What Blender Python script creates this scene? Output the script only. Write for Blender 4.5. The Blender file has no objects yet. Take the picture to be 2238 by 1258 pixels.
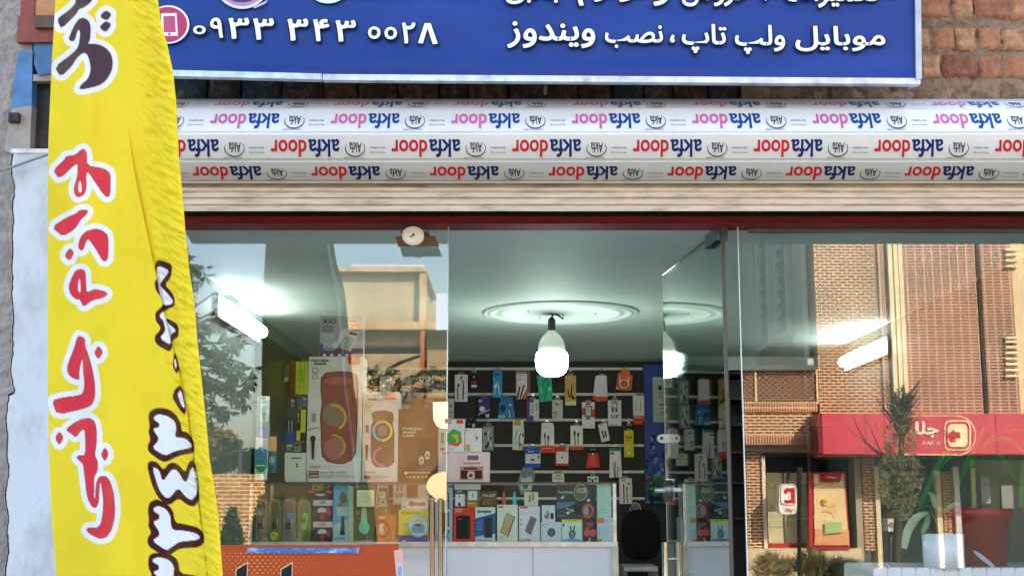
import bpy, math, random
import numpy as np
from mathutils import Vector, noise
random.seed(7)
SC = bpy.context.scene
COL = SC.collection
R = math.radians
# ------------------------------------------------------------------ camera
CX, CY, F, HOR = 1119.0, 629.0, 2850.0, 1100.0
TH = math.atan((HOR - CY) / F)
EYE = 1.55
cam = bpy.data.cameras.new('camera'); cam.sensor_width = 36.0
cam.lens = 36.0 * F / 2238.0
cam.clip_start = 0.05; cam.clip_end = 2000
camo = bpy.data.objects.new('camera', cam); COL.objects.link(camo)
camo.location = (0, 0, EYE); camo.rotation_euler = (R(90) + TH, 0, 0)
SC.camera = camo
# ------------------------------------------------------------------ world, sun, exposure
SUN_EL, SUN_AZ = R(33), R(32)          # azimuth from +Y towards +X
w = bpy.data.worlds.new("World"); SC.world = w; w.use_nodes = True
nt = w.node_tree; bg = nt.nodes['Background']
sky = nt.nodes.new('ShaderNodeTexSky'); sky.sky_type = 'NISHITA'; sky.sun_disc = False
sky.sun_elevation = SUN_EL; sky.sun_rotation = SUN_AZ; sky.air_density = 1.2; sky.dust_density = 2.5
nt.links.new(sky.outputs[0], bg.inputs[0]); bg.inputs[1].default_value = 0.15
sd = Vector((math.sin(SUN_AZ) * math.cos(SUN_EL), math.cos(SUN_AZ) * math.cos(SUN_EL), math.sin(SUN_EL)))
sl = bpy.data.lights.new('sun', 'SUN'); sl.energy = 4.6; sl.angle = R(0.5); sl.color = (1.0, 0.88, 0.74)
so = bpy.data.objects.new('sun', sl); COL.objects.link(so); so.location = (6, 20, 14)
so.rotation_euler = (-sd).to_track_quat('-Z', 'Y').to_euler()
SC.view_settings.view_transform = 'Standard'; SC.view_settings.look = 'None'
SC.view_settings.exposure = 2.3; SC.view_settings.gamma = 1
SC.render.engine = 'CYCLES'
cy = SC.cycles
cy.max_bounces = 10; cy.transparent_max_bounces = 24; cy.glossy_bounces = 5; cy.diffuse_bounces = 4
cy.sample_clamp_indirect = 6.0; cy.caustics_reflective = False; cy.caustics_refractive = False
cy.use_denoising = True
# ------------------------------------------------------------------ projection helpers
ct, st = math.cos(TH), math.sin(TH)
G = 4.2                                   # plane of the shop glass
def P(px, py, Y):
    u = (px - CX) / F; v = (CY - py) / F
    t = Y / (ct - v * st)
    return Vector((u * t, Y, EYE + (st + v * ct) * t))
def ZZ(py, Y): return P(CX, py, Y).z
def XX(px, Y, py=800): return P(px, py, Y).x
# ------------------------------------------------------------------ colour and materials
GAIN = 1.0
def C(h, k=1.0):
    if isinstance(h, tuple): return h
    k = k * GAIN
    h = h.lstrip('#')
    if len(h) == 3: h = ''.join(c * 2 for c in h)
    o = []
    for i in (0, 2, 4):
        c = int(h[i:i + 2], 16) / 255
        o.append((c / 12.92 if c <= 0.04045 else ((c + 0.055) / 1.055) ** 2.4) * k)
    if max(o) > .85 and GAIN > 1: q = .85 / max(o); o = [c * (q if c == max(o) else (q + 1) / 2) for c in o]
    return (o[0], o[1], o[2], 1.0)
MATS = {}
def M(name, rough=0.6, metal=0.0, nscale=0, namt=0.0, bump=0.0, bscale=60.0, emit=0.0, ecol=None, dirt=None, dscale=3.0, damt=0.5,
      trans=0.0, spec=0.5, stretch=(1, 1, 1)):
    """principled surface coloured by the mesh's own paint attribute, with grime and grain"""
    if name in MATS: return MATS[name]
    m = bpy.data.materials.new(name); m.use_nodes = True; MATS[name] = m
    n = m.node_tree; N = n.nodes; L = n.links
    b = N['Principled BSDF']
    a = N.new('ShaderNodeAttribute'); a.attribute_name = 'Col'
    out = a.outputs['Color']
    tc = N.new('ShaderNodeTexCoord'); mp = N.new('ShaderNodeMapping'); mp.inputs['Scale'].default_value = stretch
    L.new(tc.outputs['Object'], mp.inputs['Vector'])
    if namt > 0:
        t = N.new('ShaderNodeTexNoise'); t.inputs['Scale'].default_value = nscale; t.inputs['Detail'].default_value = 6
        L.new(mp.outputs[0], t.inputs['Vector'])
        r = N.new('ShaderNodeMapRange'); r.inputs[1].default_value = 0.3; r.inputs[2].default_value = 0.7
        r.inputs[3].default_value = 1 - namt; r.inputs[4].default_value = 1 + namt * 0.6
        L.new(t.outputs[0], r.inputs[0])
        mx = N.new('ShaderNodeVectorMath'); mx.operation = 'SCALE'
        L.new(out, mx.inputs[0]); L.new(r.outputs[0], mx.inputs['Scale']); out = mx.outputs[0]
    if dirt:
        t = N.new('ShaderNodeTexNoise'); t.inputs['Scale'].default_value = dscale; t.inputs['Detail'].default_value = 9
        t.inputs['Roughness'].default_value = 0.7
        L.new(mp.outputs[0], t.inputs['Vector'])
        r = N.new('ShaderNodeMapRange'); r.inputs[1].default_value = 0.5; r.inputs[2].default_value = 0.72
        r.inputs[3].default_value = 0; r.inputs[4].default_value = damt
        L.new(t.outputs[0], r.inputs[0])
        mx = N.new('ShaderNodeMix'); mx.data_type = 'RGBA'
        L.new(r.outputs[0], mx.inputs['Factor']); L.new(out, mx.inputs['A']); mx.inputs['B'].default_value = C(dirt)
        out = mx.outputs['Result']
    L.new(out, b.inputs['Base Color'])
    b.inputs['Roughness'].default_value = rough; b.inputs['Metallic'].default_value = metal
    b.inputs['Specular IOR Level'].default_value = spec
    if bump > 0:
        t = N.new('ShaderNodeTexNoise'); t.inputs['Scale'].default_value = bscale; t.inputs['Detail'].default_value = 8
        L.new(mp.outputs[0], t.inputs['Vector'])
        bp = N.new('ShaderNodeBump'); bp.inputs['Strength'].default_value = 1.0; bp.inputs['Distance'].default_value = bump
        L.new(t.outputs[0], bp.inputs['Height']); L.new(bp.outputs[0], b.inputs['Normal'])
    if emit > 0:
        b.inputs['Emission Color'].default_value = ecol or (1, 1, 1, 1); b.inputs['Emission Strength'].default_value = emit
    if trans > 0:
        tr = N.new('ShaderNodeBsdfTranslucent'); L.new(out, tr.inputs[0])
        ms = N.new('ShaderNodeMixShader'); ms.inputs[0].default_value = trans
        L.new(b.outputs[0], ms.inputs[1]); L.new(tr.outputs[0], ms.inputs[2])
        L.new(ms.outputs[0], N['Material Output'].inputs[0])
    return m
def glass_mat(name, base=0.085, tint=(0.985, 0.993, 0.988, 1), power=4.0):
    if name in MATS: return MATS[name]
    m = bpy.data.materials.new(name); m.use_nodes = True; MATS[name] = m
    n = m.node_tree; N = n.nodes; L = n.links
    N.remove(N['Principled BSDF'])
    lw = N.new('ShaderNodeLayerWeight'); lw.inputs[0].default_value = 0.5
    pw = N.new('ShaderNodeMath'); pw.operation = 'POWER'; pw.inputs[1].default_value = power
    L.new(lw.outputs['Facing'], pw.inputs[0])
    r = N.new('ShaderNodeMapRange'); r.inputs[3].default_value = base; r.inputs[4].default_value = 0.9
    L.new(pw.outputs[0], r.inputs[0])
    tr = N.new('ShaderNodeBsdfTransparent'); tr.inputs[0].default_value = tint
    gl = N.new('ShaderNodeBsdfGlossy'); gl.inputs['Roughness'].default_value = 0.0
    tc = N.new('ShaderNodeTexCoord'); t = N.new('ShaderNodeTexNoise'); t.inputs['Scale'].default_value = 1.6; t.inputs['Detail'].default_value = 0
    L.new(tc.outputs['Object'], t.inputs['Vector'])
    bp = N.new('ShaderNodeBump'); bp.inputs['Distance'].default_value = 0.00015; bp.inputs['Strength'].default_value = 1
    L.new(t.outputs[0], bp.inputs['Height']); L.new(bp.outputs[0], gl.inputs['Normal'])
    mx = N.new('ShaderNodeMixShader')
    L.new(r.outputs[0], mx.inputs[0]); L.new(tr.outputs[0], mx.inputs[1]); L.new(gl.outputs[0], mx.inputs[2])
    L.new(mx.outputs[0], N['Material Output'].inputs[0])
    return m
def brick_mat(name, c1, c2, mortar, bw, bh, ms=0.012, offset=0.5, freq=2, bump=0.004):
    if name in MATS: return MATS[name]
    m = bpy.data.materials.new(name); m.use_nodes = True; MATS[name] = m
    n = m.node_tree; N = n.nodes; L = n.links; b = N['Principled BSDF']
    tc = N.new('ShaderNodeTexCoord'); sx = N.new('ShaderNodeSeparateXYZ'); cx = N.new('ShaderNodeCombineXYZ')
    L.new(tc.outputs['Object'], sx.inputs[0])
    ad = N.new('ShaderNodeMath'); ad.operation = 'ADD'
    L.new(sx.outputs[0], ad.inputs[0]); L.new(sx.outputs[1], ad.inputs[1])
    L.new(ad.outputs[0], cx.inputs[0]); L.new(sx.outputs[2], cx.inputs[1])
    t = N.new('ShaderNodeTexBrick'); t.offset = offset; t.offset_frequency = freq; t.squash = 1
    t.inputs['Color1'].default_value = C(c1); t.inputs['Color2'].default_value = C(c2); t.inputs['Mortar'].default_value = C(mortar)
    t.inputs['Scale'].default_value = 1; t.inputs['Mortar Size'].default_value = ms; t.inputs['Brick Width'].default_value = bw
    t.inputs['Row Height'].default_value = bh; t.inputs['Mortar Smooth'].default_value = 0.1
    L.new(cx.outputs[0], t.inputs['Vector'])
    nz = N.new('ShaderNodeTexNoise'); nz.inputs['Scale'].default_value = 1.3; nz.inputs['Detail'].default_value = 7
    L.new(tc.outputs['Object'], nz.inputs['Vector'])
    r = N.new('ShaderNodeMapRange'); r.inputs[1].default_value = .3; r.inputs[2].default_value = .7; r.inputs[3].default_value = .75; r.inputs[4].default_value = 1.15
    L.new(nz.outputs[0], r.inputs[0])
    sc = N.new('ShaderNodeVectorMath'); sc.operation = 'SCALE'; L.new(t.outputs['Color'], sc.inputs[0]); L.new(r.outputs[0], sc.inputs['Scale'])
    L.new(sc.outputs[0], b.inputs['Base Color']); b.inputs['Roughness'].default_value = 0.85
    bp = N.new('ShaderNodeBump'); bp.invert = True; bp.inputs['Distance'].default_value = bump
    L.new(t.outputs['Fac'], bp.inputs['Height']); L.new(bp.outputs[0], b.inputs['Normal'])
    return m
# ------------------------------------------------------------------ mesh builder
_tc = {}
def text_mesh(s, bold=0.0):
    k = (s, bold)
    if k in _tc: return _tc[k]
    c = bpy.data.curves.new('t', 'FONT'); c.body = s; c.size = 1; c.resolution_u = 3
    o = bpy.data.objects.new('t', c); COL.objects.link(o)
    dg = bpy.context.evaluated_depsgraph_get(); dg.update()
    me = bpy.data.meshes.new_from_object(o.evaluated_get(dg))
    v = [tuple(x.co) for x in me.vertices]; f = [tuple(p.vertices) for p in me.polygons]
    bpy.data.objects.remove(o); bpy.data.curves.remove(c); bpy.data.meshes.remove(me)
    if bold:      # heavier weight: shifted layers of the same glyphs
        v0, f0 = v, f; v, f = [], []
        for i in range(9):
            dx, dy = (0, 0) if i == 8 else (bold * math.cos(i * math.pi / 4), bold * math.sin(i * math.pi / 4))
            b = len(v); v += [(a[0] + dx, a[1] + dy, i) for a in v0]; f += [tuple(b + q for q in p) for p in f0]
    xs = [a[0] for a in v]; ys = [a[1] for a in v]; zs = [a[2] for a in v]
    x0, x1, y0, y1, z0, z1 = min(xs), max(xs), min(ys), max(ys), min(zs), max(zs)
    dz = (z1 - z0) or 1
    v = [((a[0] - x0) / (x1 - x0), (a[1] - y0) / (y1 - y0), (a[2] - z0) / dz) for a in v]
    _tc[k] = (v, f); return _tc[k]
AR = {'ا': 'ﺍﺎ', 'ب': 'ﺏﺐﺑﺒ', 'پ': 'ﭖﭗﭘﭙ', 'ت': 'ﺕﺖﺗﺘ', 'د': 'ﺩﺪ', 'ر': 'ﺭﺮ', 'ز': 'ﺯﺰ', 'و': 'ﻭﻮ', 'ی': 'ﯼﯽﯾﯿ', 'ل': 'ﻝﻞﻟﻠ', 'م': 'ﻡﻢﻣﻤ',
      'ن': 'ﻥﻦﻧﻨ', 'ص': 'ﺹﺺﺻﺼ', 'ش': 'ﺵﺶﺷﺸ', 'ف': 'ﻑﻒﻓﻔ', 'ع': 'ﻉﻊﻋﻌ', 'ج': 'ﺝﺞﺟﺠ'}
def arab(s):
    out = []
    for i, ch in enumerate(s):
        f = AR.get(ch)
        if not f: out.append(ch); continue
        pv = i > 0 and len(AR.get(s[i - 1], '')) == 4
        nx = len(f) == 4 and i + 1 < len(s) and s[i + 1] in AR
        out.append(f[(3 if nx else 1) if pv else (2 if nx else 0)])
    return ''.join(reversed(out))
class MB:
    def __init__(s, mirror=False): s.v = []; s.f = []; s.c = []; s.mi = mirror; s.sm = []
    def add(s, vs, fs, col, smooth=False):
        b = len(s.v); s.v += [tuple(x) for x in vs]
        for f in fs: s.f.append(tuple(b + i for i in f)); s.c.append(col); s.sm.append(smooth)
        return s
    def quad(s, a, b, c, d, col): return s.add([a, b, c, d], [(0, 1, 2, 3)], C(col))
    def hexa(s, q, q2, col):      # front quad q, back quad q2
        return s.add(list(q) + list(q2), [(0, 1, 2, 3), (7, 6, 5, 4), (0, 4, 5, 1), (1, 5, 6, 2), (2, 6, 7, 3), (3, 7, 4, 0)], C(col))
    def box(s, x0, x1, y0, y1, z0, z1, col):
        return s.hexa([(x0, y0, z0), (x1, y0, z0), (x1, y0, z1), (x0, y0, z1)], [(x0, y1, z0), (x1, y1, z0), (x1, y1, z1), (x0, y1, z1)], col)
    def pbox(s, r, Y, th, col):   # box whose front face covers the pixel rectangle r at depth Y
        a = P(r[0], r[3], Y); b = P(r[2], r[1], Y)
        return s.box(P(r[0], (r[1] + r[3]) / 2, Y).x, P(r[2], (r[1] + r[3]) / 2, Y).x, Y, Y + th, a.z, b.z, col)
    def ppoly(s, pts, Y, th, col):  # prism with the given outline, front at depth Y
        n = len(pts); q = [P(x, y, Y) for x, y in pts]; ar = sum(q[i].x * q[(i + 1) % n].z - q[(i + 1) % n].x * q[i].z for i in range(n))
        if ar < 0: q.reverse()
        if th <= 0: return s.add(q, [tuple(range(n))], C(col))
        k = [p + Vector((0, th, 0)) for p in q]
        return s.add(q + k, [tuple(range(n)), tuple(range(2 * n - 1, n - 1, -1))] + [(i, n + i, n + (i + 1) % n, (i + 1) % n) for i in range(n)], C(col))
    def ell(s, cx, cy_, rx, ry, Y, th, col, n=28, a0=0, a1=360):
        pts = [(cx + rx * math.cos(R(a0 + (a1 - a0) * i / n)), cy_ - ry * math.sin(R(a0 + (a1 - a0) * i / n))) for i in range(n if a1 - a0 == 360 else n + 1)]
        return s.ppoly(pts, Y, th, col)
    def ring(s, cx, cy_, rx, ry, wd, Y, col, n=36, a0=0, a1=360):
        m = n + 1; vs = []
        for i in range(m):
            a = R(a0 + (a1 - a0) * i / n)
            vs += [P(cx + rx * math.cos(a), cy_ - ry * math.sin(a), Y), P(cx + (rx - wd) * math.cos(a), cy_ - (ry - wd * ry / rx) * math.sin(a), Y)]
        return s.add(vs, [(2 * i, 2 * i + 1, 2 * i + 3, 2 * i + 2) for i in range(n)], C(col))
    def line(s, pts, wd, Y, col):
        for i in range(len(pts) - 1):
            (x0, y0), (x1, y1) = pts[i], pts[i + 1]; d = math.hypot(x1 - x0, y1 - y0) or 1
            nx, ny = -(y1 - y0) / d * wd / 2, (x1 - x0) / d * wd / 2; ex, ey = (x1 - x0) / d * wd * .3, (y1 - y0) / d * wd * .3
            Yk = Y - 0.00005 * i
            s.ppoly([(x0 + nx - ex, y0 + ny - ey), (x1 + nx + ex, y1 + ny + ey), (x1 - nx + ex, y1 - ny + ey), (x0 - nx - ex, y0 - ny - ey)], Yk, 0, col)
        return s
    def text(s, x0, y0, x1, y1, t, Y, col, bold=0.0, th=0.0008):
        v, f = text_mesh(t, bold)
        return s.add([P(x0 + (x1 - x0) * a, y1 + (y0 - y1) * b, Y) + Vector((0, -th * c, 0)) for a, b, c in v], f, C(col))
    def tube(s, pts, r, col, n=8, cap=True):
        pts = [Vector(p) for p in pts]; m = len(pts); vs = []
        rr = r if isinstance(r, (list, tuple)) else [r] * m
        for i, p in enumerate(pts):
            d = (pts[min(i + 1, m - 1)] - pts[max(i - 1, 0)]).normalized()
            a = d.cross(Vector((0, 0, 1)));
            if a.length < 1e-3: a = d.cross(Vector((1, 0, 0)))
            a.normalize(); b = d.cross(a)
            for k in range(n):
                t = 2 * math.pi * k / n; vs.append(p + (a * math.cos(t) + b * math.sin(t)) * rr[i])
        fs = [(i * n + k, i * n + (k + 1) % n, (i + 1) * n + (k + 1) % n, (i + 1) * n + k) for i in range(m - 1) for k in range(n)]
        s.add(vs, fs, C(col), True)
        if cap: s.add(vs[:n], [tuple(range(n))], C(col)); s.add(vs[-n:], [tuple(reversed(range(n)))], C(col))
        return s
    def lathe(s, cx, cyy, prof, col, n=32):  # prof: (r, z)
        vs = [(cx + r * math.cos(2 * math.pi * k / n), cyy + r * math.sin(2 * math.pi * k / n), z) for r, z in prof for k in range(n)]
        m = len(prof)
        return s.add(vs, [(i * n + k, i * n + (k + 1) % n, (i + 1) * n + (k + 1) % n, (i + 1) * n + k) for i in range(m - 1) for k in range(n)], C(col), True)
    def art(s, items, Y, st=0.0006):
        for i, a in enumerate(items):
            y = Y - st * (i + 1); k = a[0]
            if k == 'r': s.ppoly([(a[1], a[2]), (a[3], a[2]), (a[3], a[4]), (a[1], a[4])], y, 0, a[5])
            elif k == 'e': s.ell(a[1], a[2], a[3], a[4], y, 0, a[5])
            elif k == 'o': s.ring(a[1], a[2], a[3], a[4], a[5], y, a[6], a0=a[7] if len(a) > 7 else 0, a1=a[8] if len(a) > 8 else 360)
            elif k == 'p': s.ppoly(a[1], y, 0, a[2])
            elif k == 'l': s.line(a[1], a[2], y, a[3])
            elif k == 't': s.text(a[1], a[2], a[3], a[4], a[5], y, a[6], a[7] if len(a) > 7 else 0.012, th=.0003)
            elif k == 'n':      # rows of small print: x0,y0,x1,y1,rows,col
                rows = a[5]; h = (a[4] - a[2]) / rows
                for j in range(rows):
                    x = a[1]; xe = a[1] + (a[3] - a[1]) * random.uniform(.75, 1)
                    while x < xe:
                        wd = random.uniform(1.5, 5)
                        s.ppoly([(x, a[2] + h * j), (min(x + wd, xe), a[2] + h * j), (min(x + wd, xe), a[2] + h * (j + .55)), (x, a[2] + h * (j + .55))], y, 0, a[6]); x += wd + 1
        return s
    def build(s, name, mat, parent=None, origin=None):
        v = np.array(s.v, dtype=float)
        if s.mi: v[:, 1] = 2 * G - v[:, 1]
        fs = [tuple(reversed(f)) for f in s.f] if s.mi else s.f
        if parent is not None: o0 = Vector(parent['o0'])
        elif origin is not None: o0 = Vector(origin)
        else: o0 = Vector(((v[:, 0].min() + v[:, 0].max()) / 2, (v[:, 1].min() + v[:, 1].max()) / 2, v[:, 2].min()))
        me = bpy.data.meshes.new(name); me.from_pydata([tuple(x) for x in (v - np.array(o0))], [], fs)
        at = me.color_attributes.new('Col', 'FLOAT_COLOR', 'CORNER')
        arr = []
        for f, c in zip(fs, s.c): arr += list(c) * len(f)
        at.data.foreach_set('color', arr)
        me.polygons.foreach_set('use_smooth', s.sm)
        me.materials.append(mat); me.update()
        o = bpy.data.objects.new(name, me); COL.objects.link(o)
        if parent is not None: o.parent = parent; o['o0'] = parent['o0']
        else: o.location = o0; o['o0'] = tuple(o0)
        return o
def tag(o, label=None, cat=None, group=None, kind=None):
    if label: o['label'] = label
    if cat: o['category'] = cat
    if group: o['group'] = group
    if kind: o['kind'] = kind
    return o
def thing(name, label, cat, loc, group=None):
    o = bpy.data.objects.new(name, None); COL.objects.link(o); o.empty_display_size = 0.1
    o.location = loc; o['o0'] = tuple(loc); return tag(o, label, cat, group)
def mir(p): return (p[0], 2 * G - p[1], p[2])
# shared materials
m_card = M('printed_card', 0.5, nscale=30, namt=0.08, spec=.25)
m_art = M('ink', 0.55, nscale=60, namt=0.06, spec=.15)
m_plas = M('plastic', 0.35)
m_gloss = M('gloss_plastic', 0.15)
m_metal = M('brushed_metal', 0.28, 1.0, nscale=40, namt=0.15)
m_chrome = M('chrome', 0.08, 1.0)
m_alu = M('aluminium', 0.45, 0.8, nscale=25, namt=0.2, dirt='#6b5a48', dscale=14, damt=.5)
m_glass = glass_mat('window_glass')
m_thin = glass_mat('showcase_glass', 0.015, (0.93, 0.97, 0.95, 1), 5)
# ================================================================== the setting outside
ZG = 0.0
g = MB(); g.box(-400, 400, -800, 400, -0.6, -0.02, '#6b6358'); tag(g.build('ground', M('earth', .95, nscale=.5, namt=.2, bump=.01, bscale=20)), kind='structure')
g = MB(); g.quad((-200, -12.6, 0.004), (200, -12.6, 0.004), (200, 1.5, 0.004), (-200, 1.5, 0.004), '#8f8a82'); tag(g.build('road', M('asphalt', .9, nscale=3, namt=.2, bump=.004, bscale=150)), kind='structure')
g = MB(); g.box(-200, 200, 1.6, 4.16, -.02, .13, '#b5ada0'); tag(g.build('pavement', M('paving', .85, nscale=4, namt=.15, bump=.003)), kind='structure')
g = MB(); g.box(-200, 200, -15.6, -12.7, -.02, .13, '#a59c8c'); tag(g.build('far_pavement', M('paving')), kind='structure')
g = MB(); g.box(-200, 200, 1.5, 1.6, -.02, .15, '#8d8a84'); g.box(-200, 200, -12.7, -12.6, -.02, .15, '#8d8a84'); tag(g.build('kerb', M('paving')), kind='structure')
# ================================================================== shop building
FL = 0.55
CZ = EYE + 0.93
XL, XR, YB = -1.27, 1.97, 8.63
shop = thing('shop_building', 'brown brick shop building with an open glass shop front', 'shop', (0.3, 4.2, 0))
m_plas_wall = M('painted_wall', .6, nscale=3, namt=.06, bump=.002, bscale=9)
b = MB()
b.box(XL - .15, XR + .15, 4.15, YB + .15, FL - .55, FL, '#d2cec6')
b.build('floor', m_plas_wall, shop)
b = MB(); b.box(XL - .15, XR + .15, 4.22, YB + .15, CZ, CZ + .2, '#d0dfd6')
b.build('ceiling', M('ceiling_paint', .7, nscale=2.5, namt=.05, bump=.004, bscale=5, dirt='#b4bab0', dscale=2, damt=.3), shop)
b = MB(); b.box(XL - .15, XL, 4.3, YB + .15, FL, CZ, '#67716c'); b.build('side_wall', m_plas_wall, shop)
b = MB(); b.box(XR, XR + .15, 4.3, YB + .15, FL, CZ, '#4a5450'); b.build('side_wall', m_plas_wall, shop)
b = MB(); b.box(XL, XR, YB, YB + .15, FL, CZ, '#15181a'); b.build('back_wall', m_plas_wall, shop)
# big masonry mass round and above (keeps the street front in the building's own shade)
b = MB()
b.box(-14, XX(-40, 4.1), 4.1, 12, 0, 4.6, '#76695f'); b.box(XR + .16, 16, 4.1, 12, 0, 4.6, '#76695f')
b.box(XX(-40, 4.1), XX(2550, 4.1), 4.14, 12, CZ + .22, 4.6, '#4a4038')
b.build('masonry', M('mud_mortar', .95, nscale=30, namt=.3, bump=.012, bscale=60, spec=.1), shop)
# red lintel beam
b = MB(); z0, z1 = ZZ(491, 4.17), ZZ(473, 4.17)
b.box(XX(330, 4.17), XX(2900, 4.17), 4.165, 4.26, z0, z1, '#8a0e16')
b.box(XX(330, 4.17), XX(2900, 4.17), 4.155, 4.165, z0, z0 + .006, '#7a0c12')
b.build('lintel', M('red_paint', .65, nscale=8, namt=.3, dirt='#4a1410', dscale=9, damt=.6, stretch=(1, 1, 6)), shop)
b = MB(); b.box(XX(330, 4.15), XX(2900, 4.15), 4.155, 4.26, z1 + .001, CZ + .218, '#2a201a')  # dark block whose colour stands in for the shade above the lintel
b.build('recess_shade_block', M('mud_mortar'), shop)
# right brickwork : irregular handmade bricks set in rough mortar
random.seed(3)
def rough_block(mb, x0, x1, z0, z1, yf, th, col, jit=.004, n=5, amp=.006):
    vs, idx = [], {}
    sd_ = random.uniform(0, 99)
    for i in range(n + 1):
        for j in range(n + 1):
            u, v = i / n, j / n
            e = min(u, 1 - u, v, 1 - v)
            x = x0 + (x1 - x0) * u; z = z0 + (z1 - z0) * v
            nn = noise.noise(Vector((x * 30, sd_, z * 30)))
            n2 = noise.noise(Vector((x * 55, sd_ + 9, z * 55)))
            y = yf + (0.012 if e == 0 else 0) + amp * nn + (0.5 * amp) * n2
            x += (jit * nn if 0 < i < n else jit * 1.2 * n2); z += jit * n2
            idx[i, j] = len(vs); vs.append((x, y, z))
    fs = [(idx[i, j], idx[i + 1, j], idx[i + 1, j + 1], idx[i, j + 1]) for i in range(n) for j in range(n)]
    mb.add(vs, fs, C(col), True)
    ring = [(i, 0) for i in range(n)] + [(n, j) for j in range(n)] + [(i, n) for i in range(n, 0, -1)] + [(0, j) for j in range(n, 0, -1)]
    k = len(ring); rv = [vs[idx[r]] for r in ring]
    mb.add(rv + [(a, b + th, c) for a, b, c in rv], [(i, k + i, k + (i + 1) % k, (i + 1) % k) for i in range(k)], C(col))
rows = [(-60, -14), (-8, 40), (60, 107), (119, 167), (176, 219)]
xoff = {(-60, -14): 1960, (-8, 40): 1985, (60, 107): 1972, (119, 167): 1990, (176, 219): 1700}
bb = MB(); YW = 4.06
bc = ['#b47e60', '#c28a66', '#a46e58', '#c89870', '#b07a5c', '#925f4e', '#be8e6c', '#aa7458']
for rr in rows:
    x = xoff[rr]
    while x < 2400:
        wd = random.choice([78, 74, 52, 82, 46])
        sm = rr[0] == 176
        rough_block(bb, XX(x, YW), XX(x + wd, YW), ZZ(rr[1], YW), ZZ(rr[0], YW), YW + (.012 if sm else 0) + random.uniform(-.004, .004), .05, random.choice(bc) if not sm else random.choice(['#7d6450', '#866a55']), n=9, amp=.010, jit=.005)
        x += wd + random.uniform(3, 7)
bb.build('brickwork', M('clay_brick', .95, nscale=40, namt=.32, bump=.006, bscale=90, dirt='#8a725c', dscale=26, damt=.75, spec=.1), shop)
# mortar surface with lumps
mb = MB(); nx, nz = 90, 80
X0, X1, Z0, Z1 = XX(1640, YW), XX(2400, YW), ZZ(225, YW), ZZ(-80, YW)
vs = []
for i in range(nx + 1):
    for j in range(nz + 1):
        x = X0 + (X1 - X0) * i / nx; z = Z0 + (Z1 - Z0) * j / nz
        vs.append((x, YW + .014 + .016 * noise.noise(Vector((x * 14, 0, z * 22))) + .009 * noise.noise(Vector((x * 60, 3, z * 60))), z))
mb.add(vs, [(i * (nz + 1) + j, (i + 1) * (nz + 1) + j, (i + 1) * (nz + 1) + j + 1, i * (nz + 1) + j + 1) for i in range(nx) for j in range(nz)], C('#957f6c'), True)
mb.build('mortar', M('mud_mortar'), shop)
# strip of old brick between signboard and shutter box
mb = MB(); x = 360
while x < 1700:
    wd = random.uniform(60, 90)
    rough_block(mb, XX(x, 4.12), XX(x + wd, 4.12), ZZ(232, 4.12), ZZ(150, 4.12), 4.10, .03, random.choice(['#4c3a2e', '#3f3a38', '#57402f', '#35404a']), n=5, amp=.012); x += wd + 4
mb.build('old_brick_course', M('clay_brick'), shop)
# left plaster pier, rough wall, steel frame
def relief(mb, pts_fn, nu, nv, col, fold):
    vs = [fold(i / nu, j / nv) for i in range(nu + 1) for j in range(nv + 1)]
    mb.add(vs, [(i * (nv + 1) + j, (i + 1) * (nv + 1) + j, (i + 1) * (nv + 1) + j + 1, i * (nv + 1) + j + 1) for i in range(nu) for j in range(nv)], C(col), True)
mb = MB()
def fw(u, v):
    px = -60 + 130 * u; py = 1330 - 1400 * v
    p = P(px, py, 3.992); p.y += .012 * noise.noise(Vector((p.x * 12, 1, p.z * 12))) + .008 * noise.noise(Vector((p.x * 40, 4, p.z * 40))) + .005 * noise.noise(Vector((p.x * 110, 4, p.z * 110))); return p
relief(mb, None, 70, 420, '#a39a94', fw)
mb.build('rough_wall', M('rough_render', .95, nscale=14, namt=.3, bump=.006, bscale=60, dirt='#4d4a4c', dscale=7, damt=.6), shop)
mb = MB()
def edge(py): return (8 if py < 330 else 26) + 8 * noise.noise(Vector((0, py * .018, 5))) + 2.5 * noise.noise(Vector((0, py * .09, 5))) + (max(0, 470 - abs(py - 440)) * .0) - (12 if py > 860 else 0)
def fp(u, v):
    py = 1330 - (1330 - 329) * v
    a = edge(py); px = a + (132 - a) * u; p = P(px, py, 3.965)
    p.y += .0035 * noise.noise(Vector((p.x * 14, 2, p.z * 9))) + (.012 if u == 0 else 0); return p
relief(mb, None, 24, 200, '#cdced2', fp)
for py in range(329, 1330, 7):
    a = edge(py + 7); c = edge(py)
    mb.quad(P(a, py + 7, 3.977), P(c, py, 3.977), P(c - 3, py, 4.03), P(a - 3, py + 7, 4.03), '#c9c2b8')
mb.box(P(24, 329, 3.96).x, P(132, 329, 3.96).x, 3.96, 4.06, ZZ(334, 3.96), ZZ(325, 3.96), '#e9e6e0')
m_pier = M('white_plaster', .7, nscale=5, namt=.07, bump=.0025, bscale=26, dirt='#8f867c', dscale=6, damt=.7, stretch=(1, 1, .5))
mb.build('plaster_pier', m_pier, shop)
m_rust = M('rusty_paint', .6, nscale=14, namt=.25, bump=.002, bscale=50, dirt='#5a3a28', dscale=11, damt=.75)
fr = thing('steel_door_frame', 'old steel frame with peeling blue and red paint above the white pier', 'frame', P(50, 329, 3.96))
mb = MB(); mb.ppoly([(40, 112), (71, 108), (69, 230), (26, 238), (28, 190)], 3.975, .05, '#4f7fb0'); mb.ppoly([(26, 238), (69, 230), (65, 326), (10, 330), (12, 300), (22, 262)], 3.975, .05, '#a89a90'); mb.build('post', m_rust, fr)
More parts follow.
